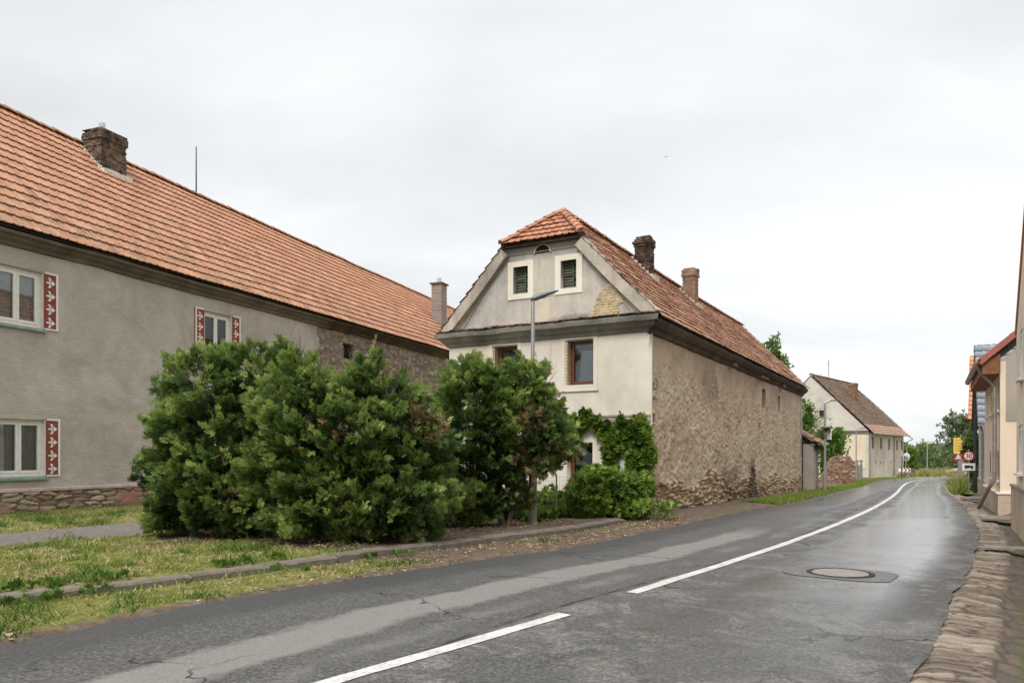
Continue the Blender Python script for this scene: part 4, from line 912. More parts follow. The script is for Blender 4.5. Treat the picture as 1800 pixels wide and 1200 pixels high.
# roof
ZE,ZR=4.93,8.43; HW=WD/2+.34; SLEN=math.hypot(HW,ZR-ZE); AX=1.27
def sagH(u,v): return -.10*np.sin(np.pi*np.clip(u/LN,0,1))*np.clip(v/SLEN,0,1)+(fbm(u*.35,v*.6,3,177)-.5)*.12*np.sin(np.pi*np.clip(v/SLEN,0.05,1))
vh=(7.33-ZE)/(ZR-ZE)*SLEN
def keepR(u,v): x=u-.18; return ~((v>vh)&(x< -.25+(AX+.25)*(v-vh)/(SLEN-vh)-.06))
rf=tiles('roof',gh,(-.18,-.34,ZE),(1,0,0),(0,HW,ZR-ZE),LN+.33,SLEN,.312,.215,FLAT,.050,.036,M['tile_house'],keepR,sagH,15,jit=.005,smooth=False)
ob=tiles('rear_roof_slope',rf,(LN+.15,WD+.34,ZE),(-1,0,0),(0,-HW,ZR-ZE),LN+.33,SLEN,.312,.215,FLAT,.062,.03,M['tile_house'],lambda u,v: ~((v>vh-.1)&(LN+.15-u< -.05+(AX+.25)*(v-vh)/(SLEN-vh)+.12)),None,16)
m=MB(); zr_=lambda y:ZE+(ZR-ZE)*(y+.34)/HW-.05
for sgn in (0,1):
    Yy=(lambda y:y) if not sgn else (lambda y:WD-y)
    n_=20; vs=[]
    for i in range(n_+1):
        x=-.05+(LN+.15)*i/n_
        for v_ in np.linspace(0,1,5):
            y=-.30+(WD/2+.30)*v_; z=zr_(y)+ (0 if sgn else float(sagH(np.array(x+.18),np.array(v_*SLEN)))-.03)
            lim=(z-7.30)/(ZR-7.30)*(AX+.25)-.25 if z>7.30 else -9
            vs.append((max(x,lim),Yy(y),z))
    m.add(vs,[(i*5+k,(i+1)*5+k,(i+1)*5+k+1,i*5+k+1) for i in range(n_) for k in range(4)])
m.build('roof_underlay',M['eave_brown'],rf)
# half hip
O_=np.array([-.24,yb-.08,7.27]); hipw=(yb-.08)-(ya-.05); hl=math.hypot(AX+.24,ZR-7.27)
tiles('half_hip',rf,O_,(0,-1,0),(AX+.24,0,ZR-7.27),hipw,hl,.305,.20,RIB,.06,.028,M['tile_hip'],lambda u,v: np.abs(u-hipw/2)<(hipw/2)*(1-v/hl)+.10,None,18,jit=.005)
m=MB(); m.add([(-.2,yb-.10,7.24),(-.2,ya-.0,7.24),(AX,WD/2,ZR-.06)],[(0,1,2)]); m.box(-.18,.0,ya+.02,yb-.10,7.20,7.245); m.build('hip_underlay',M['eave_brown'],rf)
m=MB(); m.tube([(-.20,ya+.0,7.27),(AX,WD/2,ZR-.03)],.075,8); m.build('hip_gap_filler',M['eave_brown'],rf); m=MB(); m.tube([(-.20,yb-.09,7.27),(AX,WD/2,ZR-.03)],.075,8); m.build('hip_gap_filler',M['eave_brown'],rf)  # dark tubes added under the hip ridges to block sky showing through gaps
ridge('hip_ridge',rf,(-.22,ya-.03,7.32),(AX,WD/2,ZR+.03),.115,.33,M['tile_hip'],5); ridge('hip_ridge',rf,(-.22,yb-.06,7.32),(AX,WD/2,ZR+.03),.115,.33,M['tile_hip'],6)
ridge('roof_ridge',rf,(AX,WD/2,ZR+.02),(LN+.15,WD/2,ZR+.02),.13,.36,M['tile_house'],7,lambda s_:-.10*math.sin(math.pi*min(1,(s_+1.3)/LN)))
# far gable and rear wall
m=MB(); m.box(.06,LN,WD-.4,WD-.004,-.6,4.9); m.box(LN-.4,LN,0.001,WD,-.6,4.88); m.prism([(0,0),(1,0),(1,.01)],0,.001) if False else None
m.add([(LN,-.2,4.88),(LN,WD+.2,4.88),(LN,WD/2,8.35),(LN-.3,-.2,4.88),(LN-.3,WD+.2,4.88),(LN-.3,WD/2,8.35)],[(0,1,2),(3,5,4),(0,2,5,3),(1,4,5,2)])
m.build('rear_walls',M['gable_grey'],gh)
# chimneys
def rz(y): return ZE+(ZR-ZE)*(y+.34)/HW
c1=chimney(gh,6.75,2.55,.52,.52,rz(2.2)-.2,8.98,M['brick_dark'],.04,None,True,11)
c2=chimney(gh,11.9,2.45,.52,.50,rz(2.1)-.25,8.98,M['brick_orange'],.015,None,True,12)
for (c_,x_,y_) in ((c1,6.75,2.55),(c2,11.9,2.45)):
    m=MB()
    for k in range(6): yy=y_-.38+k*.13; m.box(x_-.38,x_-.27,yy,yy+.12,rz(yy)-.06,rz(yy)+.08+random.uniform(-.02,.02))
    m.box(x_-.36,x_+.36,y_-.42,y_-.31,rz(y_-.4)-.06,rz(y_-.4)+.12); m.build('mortar_flashing',M['verge_plaster'],c_)
# =====================  SHED by the end of the gabled house  =====================
sx,sy=14.05,36.1
sh=thing('lean_to_shed','small lean-to shed with sagging brown tiles at the far end of the rough-walled house','shed',(15.25,39.9,-.36),ANG2)
def sh_w(U,Zz): return worley(U*3,Zz*7,171)
grid_wall('wall',sh,M['shed_wall'],np.arange(.0,2.75,.05),np.arange(-.3,2.65,.05),Matrix.Translation((0,-.25,0)),[],lambda U,Zz:(fbm(U*4,Zz*7,4,7)-.5)*.10,
  {'stone':lambda U,Zz:sstep(.5,.3,Zz+(fbm(U*2,Zz*2,3,3)-.5)*.5),'rnd':lambda U,Zz:sh_w(U,Zz)[2],'mort':lambda U,Zz:sstep(.16,.03,sh_w(U,Zz)[1]-sh_w(U,Zz)[0]),'stain':lambda U,Zz:U*0+.1,'paint':lambda U,Zz:U*0})
m=MB(); m.box(2.4,2.7,-.24,3,-.3,2.6); m.build('end_wall',M['shed_wall'],sh)
m=MB(); m.box(-.15,.62,-.42,.1,-.3,2.45); m.build('buttress',M['gable_grey'],sh)
st_=tiles('roof',sh,(-.2,-.70,2.45),(1,0,0),(0,3.0,1.75),3.3,3.47,.40,.24,WAVY,.075,.03,M['tile_shed'],None,lambda u,v:-.16*np.sin(np.pi*np.clip(u/3.3,0,1))*np.clip(1-v/2,0,1)+(fbm(u*.9,v*.9,3,7)-.5)*.16,21,jit=.02)
m=MB(); m.add([(-.2,-.6,2.25),(3.1,-.6,2.25),(3.1,2.3,3.9),(-.2,2.3,3.9)],[(0,1,2,3)]); m.box(-.15,3.05,-.55,-.42,2.18,2.30); m.build('eave_beam',M['eave_brown'],st_)
# =====================  FAR HOUSE  =====================
FO=(33.96,73.13,gz(73)); sc_=73.13/71.32; FZ=-gz(73)
fa=thing('far_house','pale grey barn-like house with brown roof and slit windows where the road bends','house',FO,math.atan2(.759,.651))
def fz(z): return (z-1.5)*sc_+1.5+FZ
FW=10.9; FL=12.6; ez=fz(3.77); rzf=fz(9.27)
fw_=[]
for (u0,u1,z0,z1) in [(.73,2.0,2.15,3.2),(3.5,4.66,2.13,3.2),(6.24,7.47,2.07,3.13),(9.14,10.44,2.03,3.07),(11.3,12.0,2.0,3.04)]:
    c=(u0+u1)/2*sc_; fw_.append((c-.34,c+.34,fz(z0),fz(z1),.2))
sq=[(c*sc_-.17,c*sc_+.17,fz(.62),fz(.95),.2) for c in (2.37,3.88,4.85,7.47)]
grid_wall('side_wall',fa,M['far_side'],np.arange(0,FL+.01,.2),np.arange(-.4,ez,.15),None,fw_+sq,lambda U,Zz:(fbm(U*1.2,Zz*1.2,3,4)-.5)*.06)
for w_ in fw_: window(fa,*w_[:4],.18,M['eave_brown'],None,1,.05,.03,None)
for w_ in sq: MB().box(w_[0],w_[1],.18,.2,w_[2],w_[3]).build('vent_hole',M['dark'],fa)
GM=Matrix.Translation((0,FW,0))@Matrix.Rotation(R(-90),4,'Z')
gwf=[(FW-2.8*sc_,FW-1.45*sc_,fz(2.2),fz(3.23),.15),(FW-4.5*sc_,FW-4.02*sc_,fz(5.15),fz(5.85),.15)]
grid_wall('gable_wall',fa,M['far_wall'],np.arange(0,FW+.01,.1),np.arange(-.4,rzf,.1),GM,gwf,lambda U,Zz:(fbm(U*1.2,Zz*1.2,3,14)-.5)*.05,None,lambda U:np.minimum(ez+(U)*(rzf-ez)/(FW/2),ez+(FW-U)*(rzf-ez)/(FW/2)))
window(fa,*gwf[0][:4],.12,M['eave_brown'],GM,2,.06,.04,'curtain'); m=MB(GM); a=gwf[1]; m.box(a[0],a[1],.05,.08,a[2],a[3]); 
for k in range(4): m.box(a[0],a[1],.02,.05,a[2]+.1+k*.16,a[2]+.17+k*.16)
m.build('loft_louvre',M['iron'],fa)
m=MB(); m.box(-.10,.0,-.02,FW,ez-.12,ez+.04); m.box(-.05,.0,.0,FW,ez-.30,ez-.24); m.build('string_course',M['cornice_brown'],fa)
m=MB(); m.box(-.03,.0,.25,2.2,fz(-.6)+.9,ez-.3); m.build('beige_panel',M['beige'],fa)
m=MB(); m.box(-.04,.0,.5,2.4,fz(.9),fz(.98)); m.build('ledge',M['iron'],fa)
m=MB(); m.box(0,FL,FW-.3,FW,-.4,ez); m.box(FL-.3,FL,.01,FW-.3,-.4,ez); m.add([(FL,0,ez),(FL,FW,ez),(FL,FW/2,rzf-.1)],[(0,1,2)]); m.build('rear_walls',M['far_wall'],fa)
hw_=FW/2+.45; sl_=math.hypot(hw_,rzf-ez+.35)
rr_=tiles('roof',fa,(-.15,-.45,ez-.25),(1,0,0),(0,hw_,rzf-ez+.35),FL+.55,sl_,.34,.34,FLAT,.06,.03,M['tile_far'],lambda u,v:v>1.15,lambda u,v:(fbm(u*.4,v*.4,3,9)-.5)*.12,31,bond=True)
tiles('eave_tiles',rr_,(-.15,-.50,ez-.25),(1,0,0),(0,hw_,rzf-ez+.30),FL+.55,1.25,.32,.28,RIB,.06,.03,M['tile_faro'],None,None,32)
m=MB(); m.add([(-.1,-.4,ez-.25),(FL+.3,-.4,ez-.25),(FL+.3,FW/2,rzf),(-.1,FW/2,rzf),(-.1,FW+.4,ez-.25),(FL+.3,FW+.4,ez-.25)],[(0,1,2,3),(3,2,5,4)]); m.build('roof_underlay',M['eave_brown'],rr_)
ridge('roof_ridge',rr_,(-.1,FW/2,rzf+.08),(FL+.3,FW/2,rzf+.08),.14,.4,M['tile_far'],9)
m=MB(); m.tube([(.0,-.20,ez-.25),(.0,-.13,ez-.6),(.0,-.13,0)],.06,8); m.box(-.1,FL+.4,-.58,-.46,ez-.30,ez-.20); m.tube([(8.6,-.10,ez-.3),(8.6,-.10,0)],.06,8); m.tube([(FL+.2,-.5,ez-.3),(FL+.45,-.8,ez-.55),(FL+.3,-.3,ez-.9),(FL+.1,-.12,0)],.06,8); m.build('gutter_and_downpipe',M['zinc'],fa)
cf=chimney(fa,6.4,3.35,.85,.75,rzf-2.9,rzf-.55+.1,M['brick_orange'],.01,None,True,14)
m=MB(); m.tube([(5.3,FW/2,rzf),(5.3,FW/2,rzf+2.1)],.04,6); m.box(5.0,5.6,FW/2-.02,FW/2+.02,rzf+1.55,rzf+1.6); m.build('roof_aerial',M['galv'],fa); m=MB(); m.tube([(2.9,FW/2,rzf),(2.9,FW/2,rzf+.45)],.02,5); m.box(2.7,3.1,FW/2-.01,FW/2+.01,rzf+.38,rzf+.41); m.build('roof_aerial',M['galv'],fa)
# =====================  ROW OF HOUSES ON THE RIGHT  (local x runs AWAY from camera, facade faces +... ) =====================
def street_house(name,label,o,d,mat,W,dep,ez,holes,mxh=None):
    """origin = near street corner, local x along street away from the camera; the facade faces the road (+y local), house body at -y"""
    t_=thing(name,label,'house',(o[0],o[1],gz(o[1])),math.atan2(d[1],d[0])); return t_
RM=lambda W: Matrix.Translation((W,0,0))@Matrix.Rotation(math.pi,4,'Z')   # wall coords (faces -y) -> faces +y, x mirrored
def rface(t_,W,holes,mat,z0,z1,nm='street_wall',top=None,**k):
    hs=[(W-h[1],W-h[0],h[2],h[3],.07) for h in holes]
    return grid_wall(nm,t_,mat,np.arange(0,W+.01,.15),np.arange(z0,z1+.01,.15),RM(W),hs,None,None,top),hs
def rwin(t_,W,hs,mat,back='curtain'):
    for h in hs:
        o=window(t_,*h[:4],.05,mat,RM(W),2,.06,.05,back); s_=MB(RM(W)); s_.box(h[0]-.08,h[1]+.08,-.09,.12,h[2]-.06,h[2]-.01); s_.build('sill',M['panel_white'],o)
D2=(.478,.878)
# house 1: nearest
o1=(10.93+.49*-.8,16.74-.872*.8); g1=gz(16.74)
W1=13.; ht=thing('near_house','beige rendered house closest on the right, cut by the picture edge','house',(o1[0]-.49*W1,o1[1]-.872*W1,0),math.atan2(.872,.49))
h1=[(W1-1.45,W1-.65,1.16,2.10),(W1-1.55,W1-.95,3.0,3.95),(W1-4.6,W1-3.6,1.16,2.3),(W1-4.6,W1-3.6,3.1,4.1),(W1-7.6,W1-6.6,1.16,2.3),(W1-7.6,W1-6.6,3.1,4.1)]
top1=lambda U: np.minimum(4.1+1.25*np.maximum(U-.0,0)*1.0,4.1+1.25*np.maximum(W1-U,0))
ob,hs=rface(ht,W1,h1,M['beige'],.80,11.8,'street_wall',lambda U:np.minimum(4.1+.95*U,4.1+.95*(W1-U)))
rwin(ht,W1,hs,M['white_frame'])
m=MB(RM(W1)); m.box(-.75,W1,-.05,.2,-.3,.84); m.build('plinth',M['plinth_beige'],ht)
m=MB(RM(W1)); m.box(-.77,W1,-.075,.2,.84,.89); m.build('plinth_ledge',M['concrete'],ht)
m=MB(); m.box(W1-.3,W1,-9,-.21,-.3,4.1); m.box(0,.3,-9,-.21,-.3,4.1); m.box(0,W1,-9.3,-9,-.3,4.1); m.build('side_walls',M['beige'],ht)
m=MB()
for s0,s1 in ((0,W1/2),(W1,W1/2)):
    m.add([(s0+(-.12 if s0==0 else .12)*0,.03,4.0),(s1,.03,4.0+.95*W1/2),(s1,-9.3,4.0+.95*W1/2),(s0,-9.3,4.0),(s0,.03,4.14),(s1,.03,4.14+.95*W1/2),(s1,-9.3,4.14+.95*W1/2),(s0,-9.3,4.14)],[(0,1,2,3),(7,6,5,4),(0,4,5,1),(3,2,6,7),(0,3,7,4)])
m.build('roof',M['tile_right'],ht,) 
# house 2
o2=(13.25,20.85); g2=gz(20.85); W2=6.4
h2_=thing('peach_house','peach rendered house with brown soffit, red roof verge and bent grey downpipe','house',(*o2,g2),math.atan2(D2[1],D2[0]))
E2=4.05-g2
wl=[(.45,.95,.86,1.68),(3.55,4.05,.86,1.68),(.35,.8,2.80,3.56),(1.85,2.35,2.80,3.56),(3.3,3.75,2.80,3.56),(5.0,5.4,2.8,3.56)]
ob,hs=rface(h2_,W2,wl,M['peach'],.5,E2); rwin(h2_,W2,hs,M['brown_frame'])
m=MB(); m.box(-.04,W2,-.3,.05,-.3,.50-g2*0); m.box(-.04,.01,-1.9,-.3,-.3,.50); m.build('plinth',M['plinth_beige'],h2_)
m=MB(); m.box(-.07,W2+.02,-.02,.085,.50,.545); m.box(-.07,.0,-1.9,-.02,.50,.545); m.build('plinth_ledge',M['panel_white'],h2_)
m=MB(); m.box(-.006,.012,-.13,-.0,.5,E2); m.box(-.004,.12,-1.9,-.131,.5,2.45); m.build('gable_lower',M['peach'],h2_)
m=MB(); m.box(.006,.2,-7,-.135,2.46,E2); m.add([(.006,0,E2),(.006,-7,E2),(.006,-3.5,E2+3.1)],[(0,1,2)]); m.build('gable_wall',M['gable_grey'],h2_)
m=MB(); m.box(0,.2,-7,-1.9,-.3,2.54); m.box(W2-.2,W2,-7,-.2,-.3,E2); m.box(0,W2,-7.2,-7,-.3,E2); m.build('rear_walls',M['gable_grey'],h2_)
sl2=math.hypot(4.0,3.5)
r2=tiles('roof',h2_,(W2+.1,.48,E2+.02),(-1,0,0),(0,-4.0,3.5),W2+.3,sl2,.34,.24,RIB,.05,.028,M['tile_right'],None,None,41)
m=MB(); m.add([(-.1,.46,E2-.02),(W2+.1,.46,E2-.02),(W2+.1,-3.5,E2+3.46),(-.1,-3.5,E2+3.46),(-.1,-7.4,E2),(W2+.1,-7.4,E2)],[(0,1,2,3),(3,2,5,4)]); m.build('roof_underlay',M['wood_brown'],r2)
m=MB(); m.add([(-.22,.46,E2-.10),(-.22,-3.5,E2+3.40),(-.22,-3.5,E2+3.60),(-.22,.46,E2+.10),(-.10,.46,E2-.10),(-.10,-3.5,E2+3.40),(-.10,-3.5,E2+3.60),(-.10,.46,E2+.10)],[(0,1,2,3),(4,7,6,5),(3,2,6,7),(0,4,5,1),(0,3,7,4)]); m.build('red_verge',M['red_sheet'],r2)
m=MB(); m.box(-.12,W2,.0,.42,E2-.34,E2-.30); m.add([(-.12,0,E2-.30),(-.12,.42,E2-.30),(-.12,.42,E2-.04),(-.12,0,E2+.20)],[(0,1,2,3)]); m.box(-.12,W2,.40,.43,E2-.34,E2-.05); m.build('soffit',M['wood_brown'],h2_)
m=MB(); n=8
V=[];F=[]
for x in (-.2,W2+.1):
    for k in range(n+1): a=math.pi*k/n; V.append((x,.52+.075*math.cos(a),E2-.02-.085*math.sin(a)))
m.add(V,[(k,k+1,n+2+k,n+1+k) for k in range(n)]); m.box(-.2,W2+.1,.59,.61,E2-.03,E2-.005); m.build('eave_gutter',M['zinc'],h2_)
m=MB(); m.tube([(.12,.50,E2-.08),(.14,.46,E2-.25),(.22,.14,E2-.62),(.22,.11,E2-.75),(.22,.11,1.0),(.22,.13,.85),(.35,.25,.62),(1.6,.42,0.02)],.052,10)
m.tube([(.22,.11,1.05),(.22,.11,1.12)],.06,10); m.tube([(.22,.11,2.6),(.22,.11,2.66)],.06,10); m.build('downpipe',M['zinc'],h2_)
m=MB(); m.box(2.6,3.1,-3.9,-3.4,E2+2.5,E2+4.0); m.box(2.5,3.2,-4,-3.3,E2+4.0,E2+4.1); m.build('chimney',M['cap_dark'],h2_)
# house 3: blue roof, gable to the street
o3=(20.1,32.6); g3=gz(32.6); W3=5.2
h3=thing('blue_roofed_house','house with shiny blue-grey metal tile roof, gable turned to the street','house',(*o3,g3),math.atan2(D2[1],D2[0]))
e3=3.02-g3; z3=6.42-g3
ob,hs=rface(h3,W3,[(1.0,1.45,1.5,2.7),(2.0,2.4,1.5,2.7)],M['far_wall'],.0,z3-.1,'street_wall',lambda U:np.minimum(e3+U*(z3-e3)/(W3/2),e3+(W3-U)*(z3-e3)/(W3/2))); rwin(h3,W3,hs,M['eave_brown'])
m=MB(); m.box(-.06,W3,-.2,.07,-.3,.62); m.box(-.1,W3,-.25,.11,.62,.69); m.build('plinth',M['plinth_beige'],h3)
m=MB(); m.box(0,.2,-8,-.21,-.3,e3); m.box(W3-.2,W3,-8,-.2,-.3,e3); m.box(0,W3,-8.2,-8,-.3,e3); m.build('side_walls',M['far_wall'],h3)
s3=math.hypot(W3/2+.25,z3-e3+.25)
r3_=tiles('roof',h3,(-.25,.3,e3-.2),(0,-1,0),(W3/2+.25,0,z3-e3+.25),8.5,s3,.36,.28,WAVY,.05,.03,M['tile_blue'],None,None,51,jit=0,smooth=True)
tiles('rear_roof_slope',r3_,(W3+.25,-8.2,e3-.2),(0,1,0),(-W3/2-.25,0,z3-e3+.25),8.5,s3,.36,.28,WAVY,.05,.03,M['tile_blue'],None,None,52,jit=0)
m=MB(); 
for (a,b) in ((-.25,W3/2),(W3+.25,W3/2)):
    m.add([(a,.30,e3-.36),(b,.30,z3-.11),(b,.30,z3+.10),(a,.30,e3-.14),(a,.26,e3-.36),(b,.26,z3-.11),(b,.26,z3+.10),(a,.26,e3-.14)],[(0,1,2,3),(7,6,5,4),(3,2,6,7),(0,4,5,1)])
    m.add([(a,.3,e3-.28),(b,.3,z3-.05),(b,-8.2,z3-.05),(a,-8.2,e3-.28)],[(0,1,2,3)])
m.build('dark_verge_board',M['cap_dark'],r3_)
m=MB(); m.box(-.36,-.24,-8.2,.3,e3-.28,e3-.20); m.tube([(-.3,.2,e3-.25),(-.1,.12,e3-.5),(-.08,.12,0)],.05,8); m.build('gutter_and_downpipe',M['zinc'],h3)
m=MB(); m.box(-.9,-.05,-3.0,-.35,-.3,2.2); m.build('side_yard_wall',M['ruin'] if False else M['cornice_brown'],h3)
# house 4: orange roof, gable to the street
o4=(24.7,41.2); g4=gz(41.2); W4=6.6
h4=thing('orange_roofed_house','cream house with steep bright orange roof behind the blue roofed one','house',(*o4,g4),math.atan2(.848,.53))
e4=3.6-g4; z4=7.1-g4
ob,hs=rface(h4,W4,[(1.0,1.6,1.2,2.6),(2.6,3.2,1.2,2.6),(4.2,4.8,1.2,2.6)],M['far_wall'],-.2,z4-.1,'street_wall',lambda U:np.minimum(e4+U*(z4-e4)/(W4/2),e4+(W4-U)*(z4-e4)/(W4/2))); rwin(h4,W4,hs,M['brown_frame'])
m=MB(); m.box(0,.2,-8,-.21,-.3,e4); m.box(W4-.2,W4,-8,-.2,-.3,e4); m.box(0,W4,-8.2,-8,-.3,e4); m.build('side_walls',M['far_wall'],h4)
s4=math.hypot(W4/2+.25,z4-e4+.25)
r4_=tiles('roof',h4,(-.25,.2,e4-.2),(0,-1,0),(W4/2+.25,0,z4-e4+.25),8.4,s4,.36,.26,RIB,.055,.03,M['tile_right'],None,None,61)
tiles('rear_roof_slope',r4_,(W4+.25,-8.2,e4-.2),(0,1,0),(-W4/2-.25,0,z4-e4+.25),8.4,s4,.36,.26,RIB,.055,.03,M['tile_right'],None,None,62)
m=MB()
for (a,b) in ((-.25,W4/2),(W4+.25,W4/2)):
    m.add([(a,.2,e4-.28),(b,.2,z4-.05),(b,-8.2,z4-.05),(a,-8.2,e4-.28)],[(0,1,2,3)]); m.add([(a,.2,e4-.34),(b,.2,z4-.11),(b,.2,z4+.08),(a,.2,e4-.16)],[(0,1,2,3)])
m.build('roof_underlay',M['eave_brown'],r4_)
m=MB(); m.sweep([(0,-.35),(.25,-.12),(.3,0),(0,.03)],[(.0,.0,0,1),(W4,.0,0,1)]); mo=m.build('eave_cornice',M['tile_faro'],h4); mo.location.z=e4
# ---------- foliage ----------
def frames(nrm,rg,spread=.6):
    """random orthonormal frames whose first axis leans along nrm"""
    d=nrm+rg.normal(0,spread,nrm.shape); d/=np.linalg.norm(d,axis=1)[:,None]
    r_=rg.normal(0,1,nrm.shape); b=np.cross(d,r_); b/=np.linalg.norm(b,axis=1)[:,None]; c=np.cross(d,b); return d,b,c
def sprays(P_,nrm,tmpl,size,rg,rnd,spread=.6,leafvar=.12):
    """tmpl (q,4,3) quads in (along,side,up)"""
    n=len(P_); d,b,c=frames(nrm,rg,spread); s_=size*(.65+.7*rg.random(n))
    T=tmpl.reshape(-1,3); V=P_[:,None,:]+s_[:,None,None]*(T[None,:,0,None]*d[:,None]+T[None,:,1,None]*b[:,None]+T[None,:,2,None]*c[:,None])
    q=len(tmpl); F=np.arange(n*q*4).reshape(-1,4)
    lv=np.repeat(np.where(rnd[:,None]>1,1.,np.clip(np.repeat(rnd[:,None],q,1)+rg.normal(0,leafvar,(n,q)),0,.975)).ravel(),4)
    return V.reshape(-1,3),F,lv
def t_yew(k=9,seed=1):
    r_=random.Random(seed); out=[]
    for i in range(k):
        t_=.1+.8*i/k; sg=(-1)**i; a=sg*(.75+.25*r_.random()); L_=.52*(1-.35*t_); w_=.085; z=r_.uniform(-.12,.16)
        dx,dy=math.cos(a),math.sin(a); bx,by=t_,0
        out.append([(bx-dy*w_*.5,by+dx*w_*.5,0),(bx+dx*L_*.5-dy*w_,by+dy*L_*.5+dx*w_,z*.5),(bx+dx*L_,by+dy*L_,z),(bx+dx*L_*.5+dy*w_,by+dy*L_*.5-dx*w_,z*.5)])
    out.append([(.6,-.06,0),(1.25,0,.05),(.6,.06,0),(.5,0,0)])
    return np.array(out)
def t_leaf():
    o=[]
    for a,L_ in ((-1.1,.62),(-.55,.85),(0,1.),(.55,.85),(1.1,.62)):
        dx,dy=math.cos(a),math.sin(a); w_=.19
        o.append([(0,0,0),(dx*L_*.5-dy*w_,dy*L_*.5+dx*w_,.05),(dx*L_,dy*L_,-.12),(dx*L_*.5+dy*w_,dy*L_*.5-dx*w_,.05)])
    return np.array(o)
def t_twig(k=6,seed=2):
    r_=random.Random(seed); o=[]
    for i in range(k):
        a=r_.uniform(-1.3,1.3); t_=i/k; L_=r_.uniform(.4,.65); dx,dy=math.cos(a),math.sin(a); w_=.15; z=r_.uniform(-.25,.25)
        o.append([(t_,0,0),(t_+dx*L_*.5-dy*w_,dy*L_*.5+dx*w_,z*.4),(t_+dx*L_,dy*L_,z),(t_+dx*L_*.5+dy*w_,dy*L_*.5-dx*w_,z*.4)])
    return np.array(o)
YEW=t_yew(); LEAF=t_leaf(); TWIG=t_twig()
def lumps_points(lumps,n,rg,shell=.45,inner=.75,rough_=.18,ground=None):
    """points near the outside of a union of ellipsoid lumps (cx,cy,cz,rx,ry,rz[,weight])"""
    Lm=np.array([l[:6] for l in lumps]); w_=(Lm[:,3]*Lm[:,5]+Lm[:,4]*Lm[:,5]+Lm[:,3]*Lm[:,4])*np.array([l[6] if len(l)>6 else 1 for l in lumps]); w_/=w_.sum()
    idx=rg.choice(len(Lm),n,p=w_); u=rg.normal(0,1,(n,3)); u/=np.linalg.norm(u,axis=1)[:,None]
    rad=1-shell*rg.random(n)**1.6
    bump_=1+rough_*(fbm(u[:,0]*3.5+idx*7,u[:,1]*3.5+u[:,2]*4.1,3,5)-.5)*2
    Pp=Lm[idx,:3]+u*Lm[idx,3:]*(rad*bump_)[:,None]; nr=u/Lm[idx,3:]; nr/=np.linalg.norm(nr,axis=1)[:,None]
    keep=np.ones(n,bool)
    for j in range(len(Lm)):
        q=np.linalg.norm((Pp-Lm[j,:3])/Lm[j,3:],axis=1); keep&=~((q<inner)&(idx!=j)&(rg.random(n)<.85))
    if ground is not None: keep&=Pp[:,2]>ground
    return Pp[keep],nr[keep],rad[keep],idx[keep]
def clumpy(P_,s,seed): return fbm(P_[:,0]/s+P_[:,2]*.37/s,P_[:,1]/s+P_[:,2]*.8/s,4,seed)
def limb(mb,p,d,L_,r_,rg,depth,ends,kink=.35,n=6,up=.15,split=2):
    pts=[Vector(p)];rad=[r_]; dd=Vector(d).normalized(); k=4
    for i in range(k):
        dd=(dd+Vector((rg.uniform(-kink,kink),rg.uniform(-kink,kink),rg.uniform(-kink,kink)+up))*.5).normalized(); pts.append(pts[-1]+dd*L_/k); rad.append(r_*(1-.45*(i+1)/k))
    mb.tube(pts,rad,n)
    ends.append(tuple(pts[-1]))
    if depth>0:
        for i in range(split+ (rg.random()<.5)):
            j=rg.randint(2,k); nd=(dd+Vector((rg.uniform(-1,1),rg.uniform(-1,1),rg.uniform(-.3,.7)))).normalized()
            limb(mb,pts[j],nd,L_*rg.uniform(.55,.8),rad[j]*.7,rg,depth-1,ends,kink,max(4,n-1),up,split)
